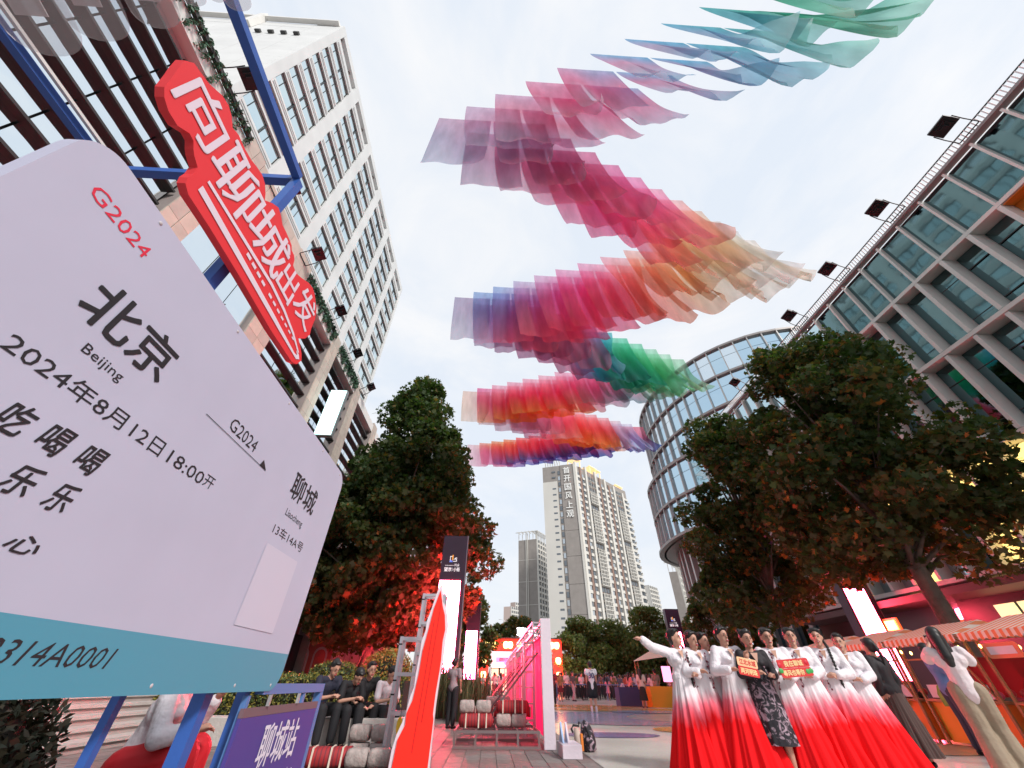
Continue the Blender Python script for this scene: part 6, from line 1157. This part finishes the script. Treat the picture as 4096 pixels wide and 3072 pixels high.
crowd = [(2245, 2806, 1.62, 'olive', (.20, .20, .08), 'dark red skirt', (.12, .02, .03), True, 0, 'short haired woman in an olive top and short skirt beside the white post'),
 (2298, 2806, 1.70, 'charcoal', (.12, .11, .12), 'pale', (.45, .36, .42), False, 40, 'walker in a charcoal tee and pale trousers'), (2332, 2802, 1.68, 'white_tee', (.74, .68, .72), 'black', (.02, .02, .025), False, 20, 'walker in a white tee and black trousers left of the number thirty shirt'),
 (2276, 2790, 1.66, 'mauve', (.50, .38, .48), 'dark', (.05, .04, .05), False, 0, 'woman in a mauve top half hidden behind the olive top'), (2407, 2788, 1.62, 'tan', (.34, .22, .18), 'grey', (.22, .18, .18), False, 170, 'person in a tan jacket right of the number thirty shirt'),
 (2437, 2802, 1.38, 'pink_dress', (.62, .30, .38), 'pinkd', (.62, .30, .38), True, 170, 'girl in a pink dress and dark leggings'), (2472, 2772, 1.70, 'beige', (.42, .34, .27), 'brown', (.14, .10, .08), False, 180, 'person in a beige jacket behind the pushchair'),
 (2495, 2776, 1.72, 'navy', (.03, .05, .14), 'navyt', (.03, .04, .08), False, 180, 'man in a navy shirt behind the pushchair'), (2530, 2814, 1.62, 'coral', (.75, .28, .28), 'blackt', (.015, .015, .02), False, 120, 'woman in a coral blouse and black trousers by the blue table'),
 (2558, 2802, 1.66, 'pale_blue', (.50, .54, .66), 'darkt', (.05, .04, .05), False, 200, 'person in a pale blue shirt by the blue table'), (2582, 2832, 1.66, 'cream', (.70, .62, .58), 'long black skirt', (.02, .02, .02), True, 160, 'woman in a cream top and black skirt with pale shoes'),
 (2643, 2826, 1.72, 'sage', (.26, .28, .24), 'khakit', (.36, .26, .14), False, 190, 'man in a sage shirt and khaki trousers at the orange counter'), (2618, 2806, 1.64, 'offwhite', (.66, .58, .60), 'darkt2', (.05, .04, .04), False, 170, 'person in an off white shirt at the orange counter'),
 (2216, 2818, 1.70, 'wine', (.16, .03, .05), 'blackt3', (.02, .015, .02), False, 180, 'dark dressed man half hidden by the white end post'),
 (1928, 2786, 1.66, 'redwhite', (.72, .50, .52), 'winet', (.2, .03, .05), False, 180, 'person in a pale top at the left of the red lit row end'), (1975, 2792, 1.70, 'rosew', (.66, .44, .48), 'winet2', (.2, .03, .05), False, 170, 'person in a rose top in the middle of the red lit row end'), (2002, 2794, 1.66, 'rosew2', (.60, .36, .40), 'winet3', (.2, .03, .05), False, 190, 'person in a rose top right of the red lit row end')]
pr1 = None
for (px, py, H, a, ca_, b, cb, sk_, rz, lab) in crowd:
    person(lab, gp(px, py), R_(rz), H, W1 if rz in (40, 20) else (PHN if rz in (170, 200) else {}), .021, top=dict(m=cm(a, ca_), sleeve=.38), bottom=None if sk_ else dict(m=cm(b, cb)), skirt=dict(m=cm(b, cb), top=1.0, bot=.52 if 'long' not in b else .3, rb=(.22, .20), amp=.05) if sk_ else None, hair=random.choice(('short', 'long', 'ponytail')), face=False, female=('man' not in lab.split()))
# rows of onlookers farther away, copied from three figures
protos = []
for i in range(3):
    protos.append(person('onlooker', (0, 0, 0), 0, 1.66, [PHN, {}, W1][i], .034, top=dict(m=cm('onlooker_%s' % 'abc'[i], (.3, .3, .3)), sleeve=.4), bottom=dict(m=cm('dark_trousers', (.03, .03, .04))), hair=('short', 'long', 'ponytail')[i], face=False))
tops = [cm(nm, c) for nm, c in (('grey', (.25, .24, .26)), ('ivory', (.65, .6, .6)), ('blackish', (.03, .03, .035)), ('rust', (.35, .12, .07)), ('slate', (.12, .16, .22)), ('pinkish', (.6, .35, .4)), ('olive_dull', (.16, .17, .08)), ('plum', (.18, .06, .14)))]
tn = ['grey', 'ivory', 'black', 'rust', 'slate', 'pink', 'dull olive', 'plum']
spots = sorted([(2192 + i * 8.6 + random.uniform(-4, 4), 2790 + random.choice((0, 5, 9)) + random.uniform(-2, 2)) for i in range(52)] + [(1905, 2780), (1950, 2784), (1990, 2780), (2035, 2782), (2690, 2796), (2720, 2792), (2750, 2798)])
NL = ['first', 'second', 'third', 'fourth', 'fifth', 'sixth', 'seventh', 'eighth', 'ninth', 'tenth'] + [t + u for t, us in (('', ['eleventh', 'twelfth', 'thirteenth', 'fourteenth', 'fifteenth', 'sixteenth', 'seventeenth', 'eighteenth', 'nineteenth', 'twentieth']),) for u in us] + ['twenty ' + u for u in ('first', 'second', 'third', 'fourth', 'fifth', 'sixth', 'seventh', 'eighth', 'ninth')] + [v for t in ('thirt', 'fort', 'fift') for v in [t + 'ieth'] + [t + 'y ' + u for u in ('first', 'second', 'third', 'fourth', 'fifth', 'sixth', 'seventh', 'eighth', 'ninth')]]
for i, (px, py) in enumerate(spots):
    o = protos[i % 3] if i < 3 else copy_tree(protos[i % 3]); o.location = gp(px, py); o.rotation_euler = (0, 0, R_(random.choice((180, 170, 200, 150, 20)))); s_ = random.uniform(.98, 1.10); o.scale = (s_, s_, s_)
    ci_ = random.randrange(8); tag(o, 'onlooker in %s top, %s from left in the back row' % (tn[ci_], NL[i]), 'person', 'far onlookers in the back row')
    for c in o.children:
        if c.name.startswith('blouse'): c.material_slots[0].link = 'OBJECT'; c.material_slots[0].material = tops[ci_]
# pushchair
g_ = gp(2497, 2800); pc = thing('pushchair', 'pushchair with a white hood standing before the blue barrier', 'pushchair', g_, R_(20))
MB().tube([(-.2, 0, .55), (-.2, .1, .75), (-.2, .3, .95)], .02, 6).tube([(.2, 0, .55), (.2, .1, .75), (.2, .3, .95)], .02, 6).bar((-.2, .3, .95), (.2, .3, .95), .03).bar((-.2, -.25, .15), (-.2, .25, .6), .02).bar((.2, -.25, .15), (.2, .25, .6), .02).bar((-.2, .3, .15), (-.2, -.1, .6), .02).bar((.2, .3, .15), (.2, -.1, .6), .02).build('frame', m_steel, pc)
MB().box((-.19, -.25, .40), (.19, .12, .46)).box((-.19, .10, .46), (.19, .15, .85)).build('seat', mat('seat_pink', (.55, .3, .35), .7), pc); MB().tube([(0, -.02, .78), (0, .06, .92), (0, .16, .95)], [.20, .19, .05], 12).build('hood', m_pw, pc, True)
for x in (-.24, .24):
    for y in (-.27, .31): w__ = MB().tube([(x - .015, y, .13), (x + .015, y, .13)], .13, 14).build('wheel', m_black, pc)

bpy.data.scenes.remove(_ws)
